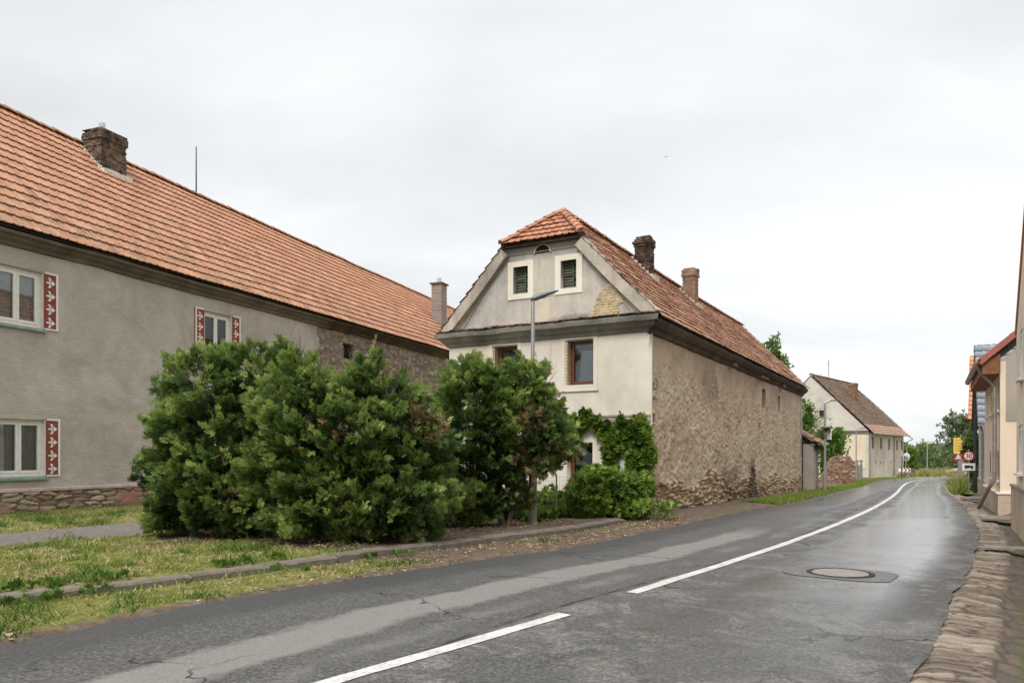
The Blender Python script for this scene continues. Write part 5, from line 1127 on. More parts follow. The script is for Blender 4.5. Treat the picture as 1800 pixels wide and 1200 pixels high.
# ---------- the three yews ----------
def yew(name,label,base,lumps,n,seed,stems,brown=None,dens=1.):
    x0,y0=base; z0=gZ(x0,y0); t_=thing(name,label,'bush',(x0,y0,z0),0,'yew bushes behind the kerb'); rg=np.random.default_rng(seed)
    # boughs: flattened fans of sprays, lit on top and open beneath
    nb=n//44; Cp,Cn,Cr,_=lumps_points(lumps,int(nb*2.4),rg,.42,.80,.34,.06); Cp,Cn,Cr=Cp[:nb],Cn[:nb],Cr[:nb]; nb=len(Cp)
    ax=Cn*np.array([1,1,.25])+np.array([0,0,.30])+rg.normal(0,.22,Cn.shape); ax/=np.linalg.norm(ax,axis=1)[:,None]
    sd=np.cross(ax,np.array([0,0,1.])+rg.normal(0,.25,Cn.shape)); sd/=np.linalg.norm(sd,axis=1)[:,None]; upv=np.cross(sd,ax)
    bs=rg.uniform(.16,.34,nb); m_=40; ci=np.repeat(np.arange(nb),m_); L_=rg.random(nb*m_); wv=rg.uniform(-1,1,nb*m_)*(1-.75*L_**1.5)*.62; hv=rg.normal(0,.13,nb*m_)
    Pp=Cp[ci]+bs[ci][:,None]*(ax[ci]*((L_-.45)*1.5)[:,None]+sd[ci]*wv[:,None]+upv[ci]*(hv-.25*wv*wv)[:,None]); nr=ax[ci]+sd[ci]*(wv*.9)[:,None]
    nr/=np.linalg.norm(nr,axis=1)[:,None]; rad=Cr[ci]; k=Pp[:,2]>.04; Pp,nr,rad,ci,L_=Pp[k],nr[k],rad[k],ci[k],L_[k]
    ba=rg.random(nb); cl=clumpy(Pp,.55,seed)
    age_shade=.10+.26*ba[ci]+.30*np.clip((cl-.30)/.40,0,1)+.26*L_+.10*rg.random(len(Pp))-.25*np.clip((1-rad)/.35,0,1)  # young tips paler; inner sprays coloured darker to paint the crown's shade
    age_shade=np.clip(age_shade,.02,.93)
    # stray shoots that break the outline
    so=np.flatnonzero((rad>.90)&(rg.random(len(Pp))<.012)); sp_=[];sn_=[];sa_=[]
    for i in so:
        dv_=nr[i]*np.array([1,1,.6])+np.array([0,0,.55])+rg.normal(0,.22,3); dv_/=np.linalg.norm(dv_); L_=rg.uniform(.10,.34)
        for tq_ in np.linspace(0,1,6): sp_.append(Pp[i]+dv_*L_*tq_+rg.normal(0,.02,3)); sn_.append(dv_+rg.normal(0,.35,3)); sa_.append(np.clip(age_shade[i]+.10+.20*tq_,0,.93))
    Pp=np.vstack([Pp,sp_]); nr=np.vstack([nr,sn_]); age_shade=np.concatenate([age_shade,sa_])
    rust=rg.random(len(Pp))<.006; age_shade=np.where(rust,1.06,age_shade)
    up=nr*np.array([1,1,.8])+np.array([0,0,.12])
    if brown is not None:
        bm=brown(Pp,rg); 
    else: bm=np.zeros(len(Pp),bool)
    V,F,lv=sprays(Pp[~bm],up[~bm],YEW,.125,rg,age_shade[~bm],.30,.05)
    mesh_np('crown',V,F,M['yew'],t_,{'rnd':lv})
    if bm.any():
        q=bm&(rg.random(len(bm))<.62)
        V,F,lv=sprays(Pp[q],up[q],YEW,.16,rg,rg.random(q.sum())**.8,.7,.12); mesh_np('browned_foliage',V,F,M['yew_brown'],t_,{'rnd':lv})
    mb=MB(); r_=random.Random(seed); ends=[]
    for (sx_,sy_,dx,dy,L_,rr) in stems: limb(mb,(sx_,sy_,-.1),(dx,dy,1.6),L_,rr,r_,3,ends,.30,7,.18)
    mb.build('trunk',M['bark'],t_); return t_
yA=yew('yew_bush','dense green yew bush at the left end of the row, before the farmhouse wall',(-5.0,13.75),
 [(0,0,.95,1.28,1.1,1.0),(.05,0,1.75,1.22,1.05,.95),(-.15,0,2.5,.95,.85,.72),(.38,.05,2.85,.58,.6,.55),(.85,.1,2.55,.55,.6,.75),(-.75,0,1.9,.55,.6,.5),(-.95,-.05,1.1,.55,.5,.45),(.75,0,1.1,.7,.8,.9),(-.45,-.1,2.85,.45,.45,.40),(-.9,-.1,.45,.5,.5,.42),(.1,-.45,.5,.9,.6,.5)],30000,101,[(0,0,0,0,1.7,.08),(.3,.1,.3,0,1.6,.06),(-.3,0,-.3,.1,1.4,.06)])
yB=yew('yew_bush','broad middle yew bush of the row, dull green with rusty tips, spilling over the kerb',(-2.75,12.75),
 [(-.35,0,.8,1.15,.95,.82),(.55,.05,.85,1.05,.9,.85),(.1,0,1.65,1.35,1.0,.85),(-.65,.1,2.15,.70,.75,.62),(.38,.1,2.1,.72,.75,.60),(-.72,.1,2.62,.32,.36,.30),(.30,.1,2.60,.34,.4,.34),(1.0,.1,1.7,.50,.6,.50),(-.2,-.5,.55,.8,.6,.5),(.65,-.35,.45,.65,.55,.42),(1.05,.1,.7,.45,.6,.55),(-1.25,.2,1.5,.5,.6,.9)],33000,202,[(0,0,0,0,1.6,.08),(.5,.1,.4,0,1.5,.07),(-.4,.1,-.3,.1,1.5,.07)],
 lambda p,rg:(rg.random(len(p))<.9)&(np.hypot((p[:,0]-1.35)/.30,(p[:,2]-1.95)/.42)<1+.5*(clumpy(p,.2,7)-.5)) | ((rg.random(len(p))<.07)&(clumpy(p,.5,8)>.55)))
yC=yew('yew_bush','right-hand yew bush with bare leaning trunk and browned branches over the lamp post',(-.15,15.15),
 [(-.65,0,1.7,.85,.8,.75),(-.5,0,2.45,.75,.7,.58),(-.75,0,2.85,.35,.4,.38),(-.1,0,2.8,.5,.45,.34),(.45,0,2.62,.42,.45,.55),(.25,0,1.95,.80,.75,.6),(.75,.05,1.95,.42,.55,.45),(.88,.1,1.55,.36,.5,.36),(.6,-.1,1.35,.42,.45,.28),(-.9,.1,1.0,.65,.65,.85),(-.35,.1,1.05,.5,.5,.5),(-.95,.1,.5,.6,.6,.55),(-.45,.25,.45,.5,.45,.5),(.0,.2,.65,.4,.35,.35)],31000,303,[(0,0,-.12,0,1.35,.075),(.06,.05,.35,0,1.5,.06),(-.35,.2,-.3,.1,1.3,.06)],
 lambda p,rg:(rg.random(len(p))<.88)&((np.hypot((p[:,0]-.55)/.26,(p[:,2]-2.1)/.30)<1)|(np.hypot((p[:,0]-.50)/.26,(p[:,2]-1.25)/.28)<1)|((p[:,2]<1.65)&(p[:,0]>.2)&(rg.random(len(p))<.38))))
# ---------- vines on and before the house ----------
def vine(name,label,loc,rz,blobs,n,size,seed,mat='vine',stems=(),tmpl=LEAF,depth=.16,cat='climbing plant',shade=0,spread=.55):
    t_=thing(name,label,cat,loc,rz); rg=np.random.default_rng(seed)
    Pp,nr,rad,idx=lumps_points(blobs,n,rg,.6,.55,.35); cl=clumpy(Pp,.25,seed)
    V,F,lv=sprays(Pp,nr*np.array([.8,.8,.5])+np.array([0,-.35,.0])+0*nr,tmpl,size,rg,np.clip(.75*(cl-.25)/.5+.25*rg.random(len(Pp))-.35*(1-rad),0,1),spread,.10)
    mesh_np('foliage',V,F,M[mat],t_,{'rnd':lv})
    if stems:
        m=MB()
        for pts in stems: m.tube(pts,.012,5)
        m.build('stem',M['bark'],t_)
    return t_
# wall frame: rotate so that local -y faces the street front
fx0,fy0=HO[0]-.8714*WD,HO[1]+.4906*WD
VR=ANG2-R(90)
def X_(t_): return WD-t_
vine('climbing_vine','bright green climbing vine hanging from the ledge of the cream house front and its corner',(fx0,fy0,0),VR,
 [(X_(.32),-.12,1.95,.36,.16,.52),(X_(.22),-.14,1.35,.34,.17,.45),(X_(.32),-.12,.85,.26,.16,.4),(X_(.78),-.1,1.95,.30,.12,.32),(X_(1.0),-.08,1.70,.28,.1,.33),(X_(1.2),-.08,2.12,.22,.1,.22),(X_(1.05),-.08,1.25,.15,.08,.25),(X_(1.6),-.1,2.36,.42,.12,.15),(X_(2.05),-.1,2.2,.25,.12,.35),(X_(2.3),-.1,2.4,.3,.12,.15),(X_(1.75),-.1,2.55,.14,.1,.14),(X_(.0),-.05,1.55,.16,.2,.25),(X_(.75),-.08,2.35,.12,.08,.2)],2700,.14,11,stems=[[(X_(.3),-.05,0),(X_(.35),-.04,.8),(X_(.3),-.04,1.6),(X_(.6),-.04,2.2),(X_(1.4),-.04,2.42),(X_(2.3),-.04,2.4)],[(X_(.9),-.04,2.3),(X_(1.0),-.04,1.3)]])
vine('vine_thicket','low thicket of vine leaves smothering the wire fence below the climbing vine',(2.35,17.7,gZ(2.35,17.7)),R(33),
 [(-.75,0,.50,.48,.38,.50),(-.45,.05,.85,.42,.35,.34),(.05,.1,.55,.55,.4,.5),(.5,.2,.62,.5,.4,.42),(.85,.3,.5,.42,.35,.42),(1.1,.3,.65,.3,.3,.3),(-.1,.1,.9,.35,.3,.22),(.4,-.1,.2,.7,.35,.22)],4300,.13,12,cat='vine')
tag(vine('ground_ivy','','',0,[(0,0,0,.01,.01,.01)],2,.01,1) if False else mesh_np('ground_ivy',*(lambda r_:sprays(r_[0],r_[1],LEAF,.11,np.random.default_rng(5),r_[2],.6,.1))((lambda rg:(lambda a,b:(np.stack([.1+2.5*a+.0*b,15.95+1.55*a+1.0*b*(1-.2*a),gsample(.1+2.5*a,15.95+1.55*a+1.0*b,'z')+.04+.15*rg.random(len(a))*fbm(a*8,b*4,3,4)*1.6],1),np.tile(np.array([0,-.5,.8]),(len(a),1)),np.clip(rg.random(len(a))*.9,0,1)))(rg.random(1700),rg.random(1700)))(np.random.default_rng(4)))[:2],M['vine'],None,None) if False else None) if False else None
rg=np.random.default_rng(44); a=rg.random(2600); b=rg.random(2600)
gxv=.15+2.75*a-.45*b; gyv=16.0+1.95*a+.9*b; kk=fbm(gxv*1.6,gyv*1.6,3,5)>.40; gxv,gyv,a=gxv[kk],gyv[kk],a[kk]
a2=rg.random(1500); b2=rg.random(1500); gxv=np.concatenate([gxv,-.3+2.6*a2-.55*b2]); gyv=np.concatenate([gyv,17.2+1.6*a2+1.1*b2]); hgt_=np.concatenate([np.full(len(a),.16),.25+.55*fbm(a2*6,b2*3,3,4)]); Pg=np.stack([gxv,gyv,gsample(gxv,gyv,'z')+.03+hgt_*rg.random(len(gxv))],1)
V,F,lv=sprays(Pg,np.tile([.0,-.4,.8],(len(Pg),1)),LEAF,.12,rg,np.clip(rg.random(len(Pg))*.85,0,1),.6,.1)
tag(mesh_np('ground_cover',V,F,M['vine'],None,{'rnd':lv}),kind='stuff')
# a weed rooted at the wall foot beside the road
def weed(name,label,x,y,h,n,seed,cat='weed',mat='vine',w=.25,group=None,tm=TWIG,size=None):
    t_=thing(name,label,cat,(x,y,gZ(x,y)),0,group); r_=np.random.default_rng(seed)
    p=np.stack([r_.normal(0,w*.5,n),r_.normal(0,w*.5,n),h*r_.random(n)**.8],1); nr=np.stack([p[:,0],p[:,1],np.full(n,h*.6)],1); nr/=np.linalg.norm(nr,axis=1)[:,None]
    V,F,lv=sprays(p,nr,tm,size or h*.35,r_,r_.random(n)*.8,.6,.1); mesh_np('foliage',V,F,M[mat],t_,{'rnd':lv})
    m=MB(); 
    for k in range(4): m.tube([(0,0,-.05),(r_.normal(0,w*.25),r_.normal(0,w*.25),h*.6)],.006,4)
    m.build('stem',M['vine'] if False else M['bark'],t_); return t_
weed('leafy_weed','small leafy weed growing in dirt where the kerb ends near the house corner',3.55,17.75,.38,80,3)
# ---------- trees ----------
def tree(name,label,x,y,h,crown,n,size,seed,mat='leaf_tree',tr=.18,tl=.45,tm=TWIG,group=None,z=None,depth=3,gapv=.42,cat='tree',gs=.12):
    t_=thing(name,label,cat,(x,y,gz(y) if z is None else z),0,group); rg=np.random.default_rng(seed); r_=random.Random(seed)
    m=MB(); ends=[]; limb(m,(0,0,-.2),(.05,0,1),h*tl,tr,r_,depth,ends,.22,8,.25); m.build('trunk',M['bark'],t_)
    Pp,nr,rad,idx=lumps_points(crown,n,rg,.75,.35,.5); g_=clumpy(Pp,h*gs,seed); k=g_>gapv; Pp,nr,rad,g_=Pp[k],nr[k],rad[k],g_[k]
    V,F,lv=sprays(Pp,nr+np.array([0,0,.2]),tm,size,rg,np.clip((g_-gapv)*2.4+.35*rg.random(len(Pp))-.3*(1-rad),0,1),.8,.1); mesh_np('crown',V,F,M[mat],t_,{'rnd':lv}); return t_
def crownset(h,r_,seed,n=9,lo=.35,flat=1.):
    q=random.Random(seed); o=[]
    for i in range(n):
        z=h*(lo+(1-lo)*q.random()*.92); k=math.sin(math.pi*min(1,max(.12,(z/h-lo+.12)/(1.12-lo))))**.6; a=q.uniform(0,6.28); d=r_*k*q.uniform(.25,.8)
        s_=r_*q.uniform(.28,.5); o.append((math.cos(a)*d,math.sin(a)*d,z-s_*.3,s_,s_,s_*.75*flat))
    return o
# tree behind the gabled house: two leafy ends show past its roof
tb=thing('walnut_tree','leafy tree behind the rough-walled house, its twigs showing past the roof and gable end','tree',(17.9,46.5,gz(46)))
m=MB(); r_=random.Random(5); ends=[]; limb(m,(-.6,0,-.2),(-.2,.05,1),3.0,.16,r_,1,ends,.2,8,.3)
for pts,rr in (([(0,0,2.4),(-.9,-.1,4.8),(-1.9,0,7.0),(-2.1,0,8.8)],.06),([(0,0,1.6),(-.2,-.2,2.8),(-.2,-.2,3.6)],.05)): m.tube(pts,[rr,rr*.8,rr*.5,rr*.25][:len(pts)],6)
m.build('trunk',M['bark'],tb)
rg=np.random.default_rng(6)
Pp,nr,rad,idx=lumps_points([(-2.15,0,8.35,.42,.5,.35),(-1.9,0,7.75,.40,.4,.4),(-2.55,0,7.9,.4,.4,.6),(-1.55,0,7.45,.32,.3,.25),(-2.05,0,9.0,.18,.2,.14),(-1.75,0,8.75,.12,.15,.12),(-1.35,0,7.1,.15,.2,.12),(-.35,-.3,4.55,.35,.4,.5),(-.5,-.3,3.6,.35,.4,.4),(-.2,-.3,5.0,.25,.3,.22),(-.05,-.3,4.1,.28,.3,.2)],560,rg,.9,.2,.5)
g_=clumpy(Pp,.25,3); Pp,nr=Pp[g_>.42],nr[g_>.42]
V,F,lv=sprays(Pp,nr,TWIG,.34,rg,rg.random(len(Pp)),.8,.1); mesh_np('crown',V,F,M['leaf_bright'],tb,{'rnd':lv})
# bare branchy tree before the far gable
bt=thing('bare_tree','leafless dead tree with spreading grey branches in front of the far pale gable','tree',(21.6,56.,gz(56)))
m=MB(); r_=random.Random(9); ends=[]
m.tube([(-1.2,0,-.2),(-1.1,0,1.4),(-.9,0,2.8)],[.16,.13,.11],7)
for k in range(6): limb(m,(-.9+.1*k*.3,0,2.4+.12*k),(r_.uniform(.6,1.6),r_.uniform(-.3,.3),r_.uniform(.2,1.1)),r_.uniform(1.3,2.1),.06,r_,2,ends,.5,5,.12)
m.build('trunk',M['deadwood'],bt)
rg=np.random.default_rng(16); p=np.array(ends)[rg.choice(len(ends),60)]+rg.normal(0,.18,(60,3)); V,F,lv=sprays(p,rg.normal(0,1,(60,3)),TWIG,.22,rg,rg.random(60),.8); mesh_np('sparse_leaves',V,F,M['leaf_bright'],bt,{'rnd':lv})
# shrub behind the ruined wall
weed('elder_shrub','bright green elder shrub between the lamp post and the ruined brick wall',23.9,58.,3.7,560,31,'shrub','leaf_bright',1.1,None,TWIG,.45)
# right hand side: ivy over the gate pillar, weeds on the corner island
vine('ivy_bush','dark ivy bush climbing the gate pillar behind the speed limit sign',(23.35,38.5,gz(38)),R(-60),[(0,0,.9,.32,.35,.9),(.05,0,1.9,.40,.4,.5),(-.25,0,2.35,.38,.35,.38),(.25,0,2.55,.32,.3,.32),(-.4,0,2.0,.25,.3,.3)],1300,.20,33,'leaf_tree',tmpl=TWIG,cat='ivy')
# distant trees
bigx,bigy=57.,97.
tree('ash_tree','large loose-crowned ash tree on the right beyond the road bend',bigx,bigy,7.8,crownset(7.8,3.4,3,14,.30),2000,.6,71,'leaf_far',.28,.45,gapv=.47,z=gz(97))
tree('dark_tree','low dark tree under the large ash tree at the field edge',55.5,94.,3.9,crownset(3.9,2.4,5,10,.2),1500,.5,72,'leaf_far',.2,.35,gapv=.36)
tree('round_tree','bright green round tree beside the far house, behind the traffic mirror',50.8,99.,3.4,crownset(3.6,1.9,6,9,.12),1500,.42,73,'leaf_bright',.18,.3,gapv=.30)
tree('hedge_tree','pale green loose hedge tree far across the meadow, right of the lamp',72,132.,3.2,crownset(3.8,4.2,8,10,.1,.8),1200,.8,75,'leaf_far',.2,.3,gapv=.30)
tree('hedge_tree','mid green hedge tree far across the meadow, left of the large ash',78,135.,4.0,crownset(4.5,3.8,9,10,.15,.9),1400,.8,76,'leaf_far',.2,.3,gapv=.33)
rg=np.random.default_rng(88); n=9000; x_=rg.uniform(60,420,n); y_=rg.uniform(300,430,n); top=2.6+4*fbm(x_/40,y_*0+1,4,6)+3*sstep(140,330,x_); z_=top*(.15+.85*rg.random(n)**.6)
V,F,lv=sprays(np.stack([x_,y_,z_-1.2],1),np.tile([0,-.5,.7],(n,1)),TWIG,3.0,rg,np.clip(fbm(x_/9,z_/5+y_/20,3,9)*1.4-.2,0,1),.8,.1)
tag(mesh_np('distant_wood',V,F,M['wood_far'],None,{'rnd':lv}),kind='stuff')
# ---------- grass, litter, meadow ----------
def blades(xs_,ys_,zs_,h,w,rg,lean=.6):
    n=len(xs_); a=rg.uniform(0,6.283,n); hx=h*(.5+rg.random(n)); dx,dy=np.cos(a)*w,np.sin(a)*w; lx,ly=rg.normal(0,lean,n)*hx,rg.normal(0,lean,n)*hx
    V=np.stack([np.stack([xs_-dx,ys_-dy,zs_],1),np.stack([xs_+dx,ys_+dy,zs_],1),np.stack([xs_+dx*.3+lx,ys_+dy*.3+ly,zs_+hx],1),np.stack([xs_-dx*.3+lx,ys_-dy*.3+ly,zs_+hx],1)],1)
    return V.reshape(-1,3),np.arange(n*4).reshape(-1,4)
rg=np.random.default_rng(55); n=420000; x_=rg.uniform(-15,9,n); y_=rg.uniform(5,30,n)
gr=gsample(x_,y_,'grass')*(1-gsample(x_,y_,'path')); dl=gsample(x_,y_,'dL'); dk=np.abs(gsample(x_,y_,'dK'))
pat=fbm(x_*1.6,y_*1.6,4,61)
dist=np.hypot(x_,y_); k=(dl>.02)&(dk>.09)&(rg.random(n)<np.clip((gr+(pat-.5)*1.5-.30)*1.2,0,1)*np.clip(14/dist,.25,1))&(x_>-.75*y_-.5)&~((y_>19.0)&(x_>-4)&(x_<3))
x_,y_,pat=x_[k],y_[k],pat[k]
u_w=(x_+12.9)*.9308-(y_-19.3)*.3655; k=u_w>.12; x_,y_,pat=x_[k],y_[k],pat[k]
tuft=fbm(x_*3.1,y_*3.1,4,63); V,F=blades(x_,y_,gsample(x_,y_,'z'),.030+.065*sstep(.50,.66,tuft),.0075,rg,.75); hue=np.clip(.53-2.1*(pat-.5)-1.5*(tuft-.5)+rg.normal(0,.17,len(x_)),0,1)
tag(mesh_np('grass',V,F,M['grass'],None,{'rnd':np.repeat(hue,4)}),kind='stuff')
# mown clippings, dead leaves
n=110000; x_=rg.uniform(-15,4,n); y_=rg.uniform(5,19,n); dl=gsample(x_,y_,'dL'); dk=gsample(x_,y_,'dK'); pa=gsample(x_,y_,'path'); nz_=fbm(x_*1.1,y_*1.1,4,66); sa=(x_+5)*.64+(y_-8)*.77
pr=np.where(dk>0,np.clip((nz_-.44)*3.2,0,1),np.where(sa>2.5,.18+.42*(nz_>.5),np.clip((nz_-.5)*3,0,1)))*(1-pa)
k=(dl>-.1)&(rg.random(n)<pr*.75)&(x_>-.75*y_-.5)&(((x_+12.9)*.9308-(y_-19.3)*.3655)>.2); x_,y_=x_[k],y_[k]
P3=np.stack([x_,y_,gsample(x_,y_,'z')+.012],1); nr=np.concatenate([rg.normal(0,1,(len(x_),2)),rg.normal(0,.12,(len(x_),1))],1)
tq=np.array([[(0,-.14,0),(.5,-.2,.12),(1,0,.03),(.5,.2,.1)]]); V,F,lv=sprays(P3,nr,tq,.055,rg,rg.random(len(x_)),.1,.1)
tag(mesh_np('leaf_litter',V,F,M['litter'],None,{'rnd':lv}),kind='stuff')
# meadow grass beyond the bend
n=26000; x_=rg.uniform(38,110,n); y_=rg.uniform(79,112,n); hh=.35+.55*(fbm(x_*.35,y_*.35,3,9)); k=(y_>80.2+.02*(x_-40)); x_,y_,hh=x_[k],y_[k],hh[k]
V,F=blades(x_,y_,gzv(y_)-.05,hh*.75,.05,rg,.3); tag(mesh_np('meadow_grass',V,F,M['drygrass'],None,{'rnd':np.repeat(np.clip(rg.normal(.5,.22,len(x_))+.35*(fbm(x_*.25,y_*.2,3,5)-.5)-.25*(y_<83),0,1),4)}),kind='stuff')
# grass strip along the rough wall and far left verge
n=26000; t_=rg.random(n); yy=25.5+50*t_**1.3; xl=np.interp(yy,LE[:,1],LE[:,0]); off=rg.random(n)*1.25; x_=xl-off*.87+.0; y_=yy+off*.5
k=rg.random(n)<sstep(1.4,.8,off+(fbm(x_*.7,y_*.7,3,3)-.5)*1.0); x_,y_=x_[k],y_[k]
V,F=blades(x_,y_,gsample(x_,y_,'z'),.085,.016,rg,.5); tag(mesh_np('verge_grass',V,F,M['grass'],None,{'rnd':np.repeat(np.clip(rg.normal(.42,.18,len(x_)),0,1),4)}),kind='stuff')
# weedy corner on the right before the speed sign
n=5200; a=rg.random(n); b=rg.random(n); yy=35.+21*a; xr=np.interp(yy,RE[:,1],RE[:,0]); x_=xr+.15+b*(.5+1.6*a); h_=.16+.5*fbm(x_*.9,yy*.6,3,8)*(b*1.2+.2)
V,F=blades(x_,yy,gzv(yy)-.02,h_,.022,rg,.35); tag(mesh_np('corner_weeds',V,F,M['grass'],None,{'rnd':np.repeat(np.clip(rg.normal(.5,.25,n),0,1),4)}),kind='stuff')
cw=np.meshgrid(np.linspace(0,1,20),np.linspace(0,1,6)); yy=35+22*cw[0]; xx=np.interp(yy,RE[:,1],RE[:,0])-.1+cw[1]*3.2
tag(mesh_np('corner_verge',np.stack([xx.ravel(),yy.ravel(),(gzv(yy)+.02-.05*(cw[1]<.1)).ravel()],1),grid_faces(20,6),M['field'],None,None,True),kind='structure')
# moss tufts in the gutter
mi=rg.integers(0,len(fine),1500); dd_=rg.normal(.62,.09,1500); okm=(fbm(fine[mi]*1.1,dd_*3,3,4)>.52); mi,dd_=mi[okm],dd_[okm]
x_=gx[mi]+tg[mi,1]*dd_; y_=gy[mi]-tg[mi,0]*dd_; V,F=blades(x_,y_,gzv(y_)-.16,.05,.008,rg,.8); tag(mesh_np('gutter_moss',V,F,M['grass'],None,{'rnd':np.repeat(np.clip(rg.normal(.3,.2,len(x_)),0,1),4)}),kind='stuff')

# broad-leaved weeds in the lawn and along the kerb
rg=np.random.default_rng(77); n=420; s0=rg.random(n)*17; side=rg.normal(0,.10,n)+np.where(rg.random(n)<.5,-.22,.2)
kx=np.interp(s0,np.concatenate([[0],np.cumsum(np.hypot(*np.diff(KB[2:],axis=0).T))]),KB[2:,0]); ky=np.interp(s0,np.concatenate([[0],np.cumsum(np.hypot(*np.diff(KB[2:],axis=0).T))]),KB[2:,1])
x_=kx-side*.77; y_=ky+side*.64; ok=(fbm(x_*1.5,y_*1.5,3,4)>.50)&(y_<11.5); x_,y_=x_[ok],y_[ok]
rp=np.repeat(np.arange(len(x_)),5); Pw=np.stack([x_[rp]+rg.normal(0,.04,len(rp)),y_[rp]+rg.normal(0,.04,len(rp)),gsample(x_[rp],y_[rp],'z')+.02+.05*rg.random(len(rp))],1)
V,F,lv=sprays(Pw,np.tile([0,-.3,.7],(len(rp),1)),LEAF,.075,rg,.15+.5*rg.random(len(rp)),.6,.1); tag(mesh_np('low_weeds',V,F,M['leaf_bright'],None,{'rnd':lv}),kind='stuff')
# ---------- kerb stones ----------
seg=np.hypot(*np.diff(KB,axis=0).T); cum=np.concatenate([[0],np.cumsum(seg)]); tot=cum[-2]; s_=2.2; k=0; r_=random.Random(3)
import itertools
def kpt(s): return np.array([np.interp(s,cum,KB[:,0]),np.interp(s,cum,KB[:,1])])
KL=[]
while s_<tot-.3:
    L_=r_.uniform(.92,1.12); p0=kpt(s_); p1=kpt(min(s_+L_,tot)); c=(p0+p1)/2; d=(p1-p0); L2=float(np.hypot(*d))
    KL.append((c,math.atan2(d[1],d[0]),L2)); s_+=L_
for k,(c,ang,L2) in enumerate(KL):
    m=MB(); n=12; V=[]; hh=.105+r_.uniform(-.012,.012); ww=.105
    profk=[(-ww,-.12),(-ww-.0,hh-.03),(-ww+.025,hh),(ww-.02,hh+.004),(ww,hh-.02),(ww,-.12)]
    for i in range(n+1):
        x=-L2/2+.010+(L2-.02)*i/n; e=.02 if i in (0,n) else 0
        for (y,z) in profk:
            j=(float(fbm(np.array([x*5+k*7.]),np.array([y*9+z*4.]),3,9)[0])-.5)*.030; V.append((x,y+j-(e if y>0 else -e)*.5,z+j-(e*.6 if z>0 else 0)))
    q=len(profk); F=[(i*q+a,(i+1)*q+a,(i+1)*q+a+1,i*q+a+1) for i in range(n) for a in range(q-1)]+[tuple(range(q)),tuple(n*q+a for a in range(q))[::-1]]
    m.add(V,F); o=m.build('kerb_stone',M['kerb'],None); o.location=(c[0],c[1],gZ(c[0]+.14,c[1]-.11)-.005+r_.uniform(-.008,.012)); o.rotation_euler=(r_.uniform(-.03,.03),r_.uniform(-.008,.008),ang+r_.uniform(-.015,.015))
    px_=900+1350*c[0]/c[1] if c[1]>1 else -999
    tag(o,'weathered grey kerb stone in the line between the yew bushes and the road','kerb stone','kerb stones of one line')
# ---------- manhole ----------
mx_,my_=4.14,9.69; mz=roadz(mx_,my_)
mh=thing('manhole','round worn manhole cover in a square pale concrete patch in the right lane','manhole cover',(mx_,my_,mz),R(-36))
m=MB(); V=[];n=32
m.lathe([(.34,.004),(.345,.012),(.40,.012),(.405,.0)],n=36); m.build('rim_ring',M['iron'],mh)
k=N('manhole_cover_iron'); o_=k.obj(); ck=k.n('ShaderNodeTexChecker'); k.put(ck.inputs[0],o_); ck.inputs['Scale'].default_value=13
hgt=k.math('ADD',ck.outputs['Fac'],k.noise(o_,30,4)); cc=k.mix(ck.outputs['Fac'],(.17,.15,.135),(.33,.29,.265)); cc=k.mix(k.rng(k.noise(o_,9,5),.45,.7,0,.5),cc,(.36,.31,.27)); MC=k.out(cc,.5,k.bump(hgt,.7,.012),.25,.5)
m=MB(); m.lathe([(.0,.012),(.2,.012),(.333,.011),(.336,.004)],n=36,smooth=False); m.build('cover',MC,mh)
m=MB(); r_=random.Random(8); pts=[]
for k_ in range(40):
    a=2*math.pi*k_/40; q=1/max(abs(math.cos(a)),abs(math.sin(a))); q=min(q,1.2); rr=.60*q+r_.uniform(-.012,.012); pts.append((rr*math.cos(a)*1.05,rr*math.sin(a)*.85,0))
inn=[(.403*math.cos(2*math.pi*k_/40),.403*math.sin(2*math.pi*k_/40),0) for k_ in range(40)]
cR,sR=math.cos(R(-36)),math.sin(R(-36)); lift=lambda p:(p[0],p[1],roadz(mx_+p[0]*cR-p[1]*sR,my_+p[0]*sR+p[1]*cR)-mz+.005)
pts=[lift(p) for p in pts]; inn=[lift(p) for p in inn]
m.add(pts+inn,[(i,(i+1)%40,40+(i+1)%40,40+i) for i in range(40)]); m.build('concrete_patch',simple('damp_concrete_patch',(.125,.119,.11),.5,0,.3,12,.4),mh)
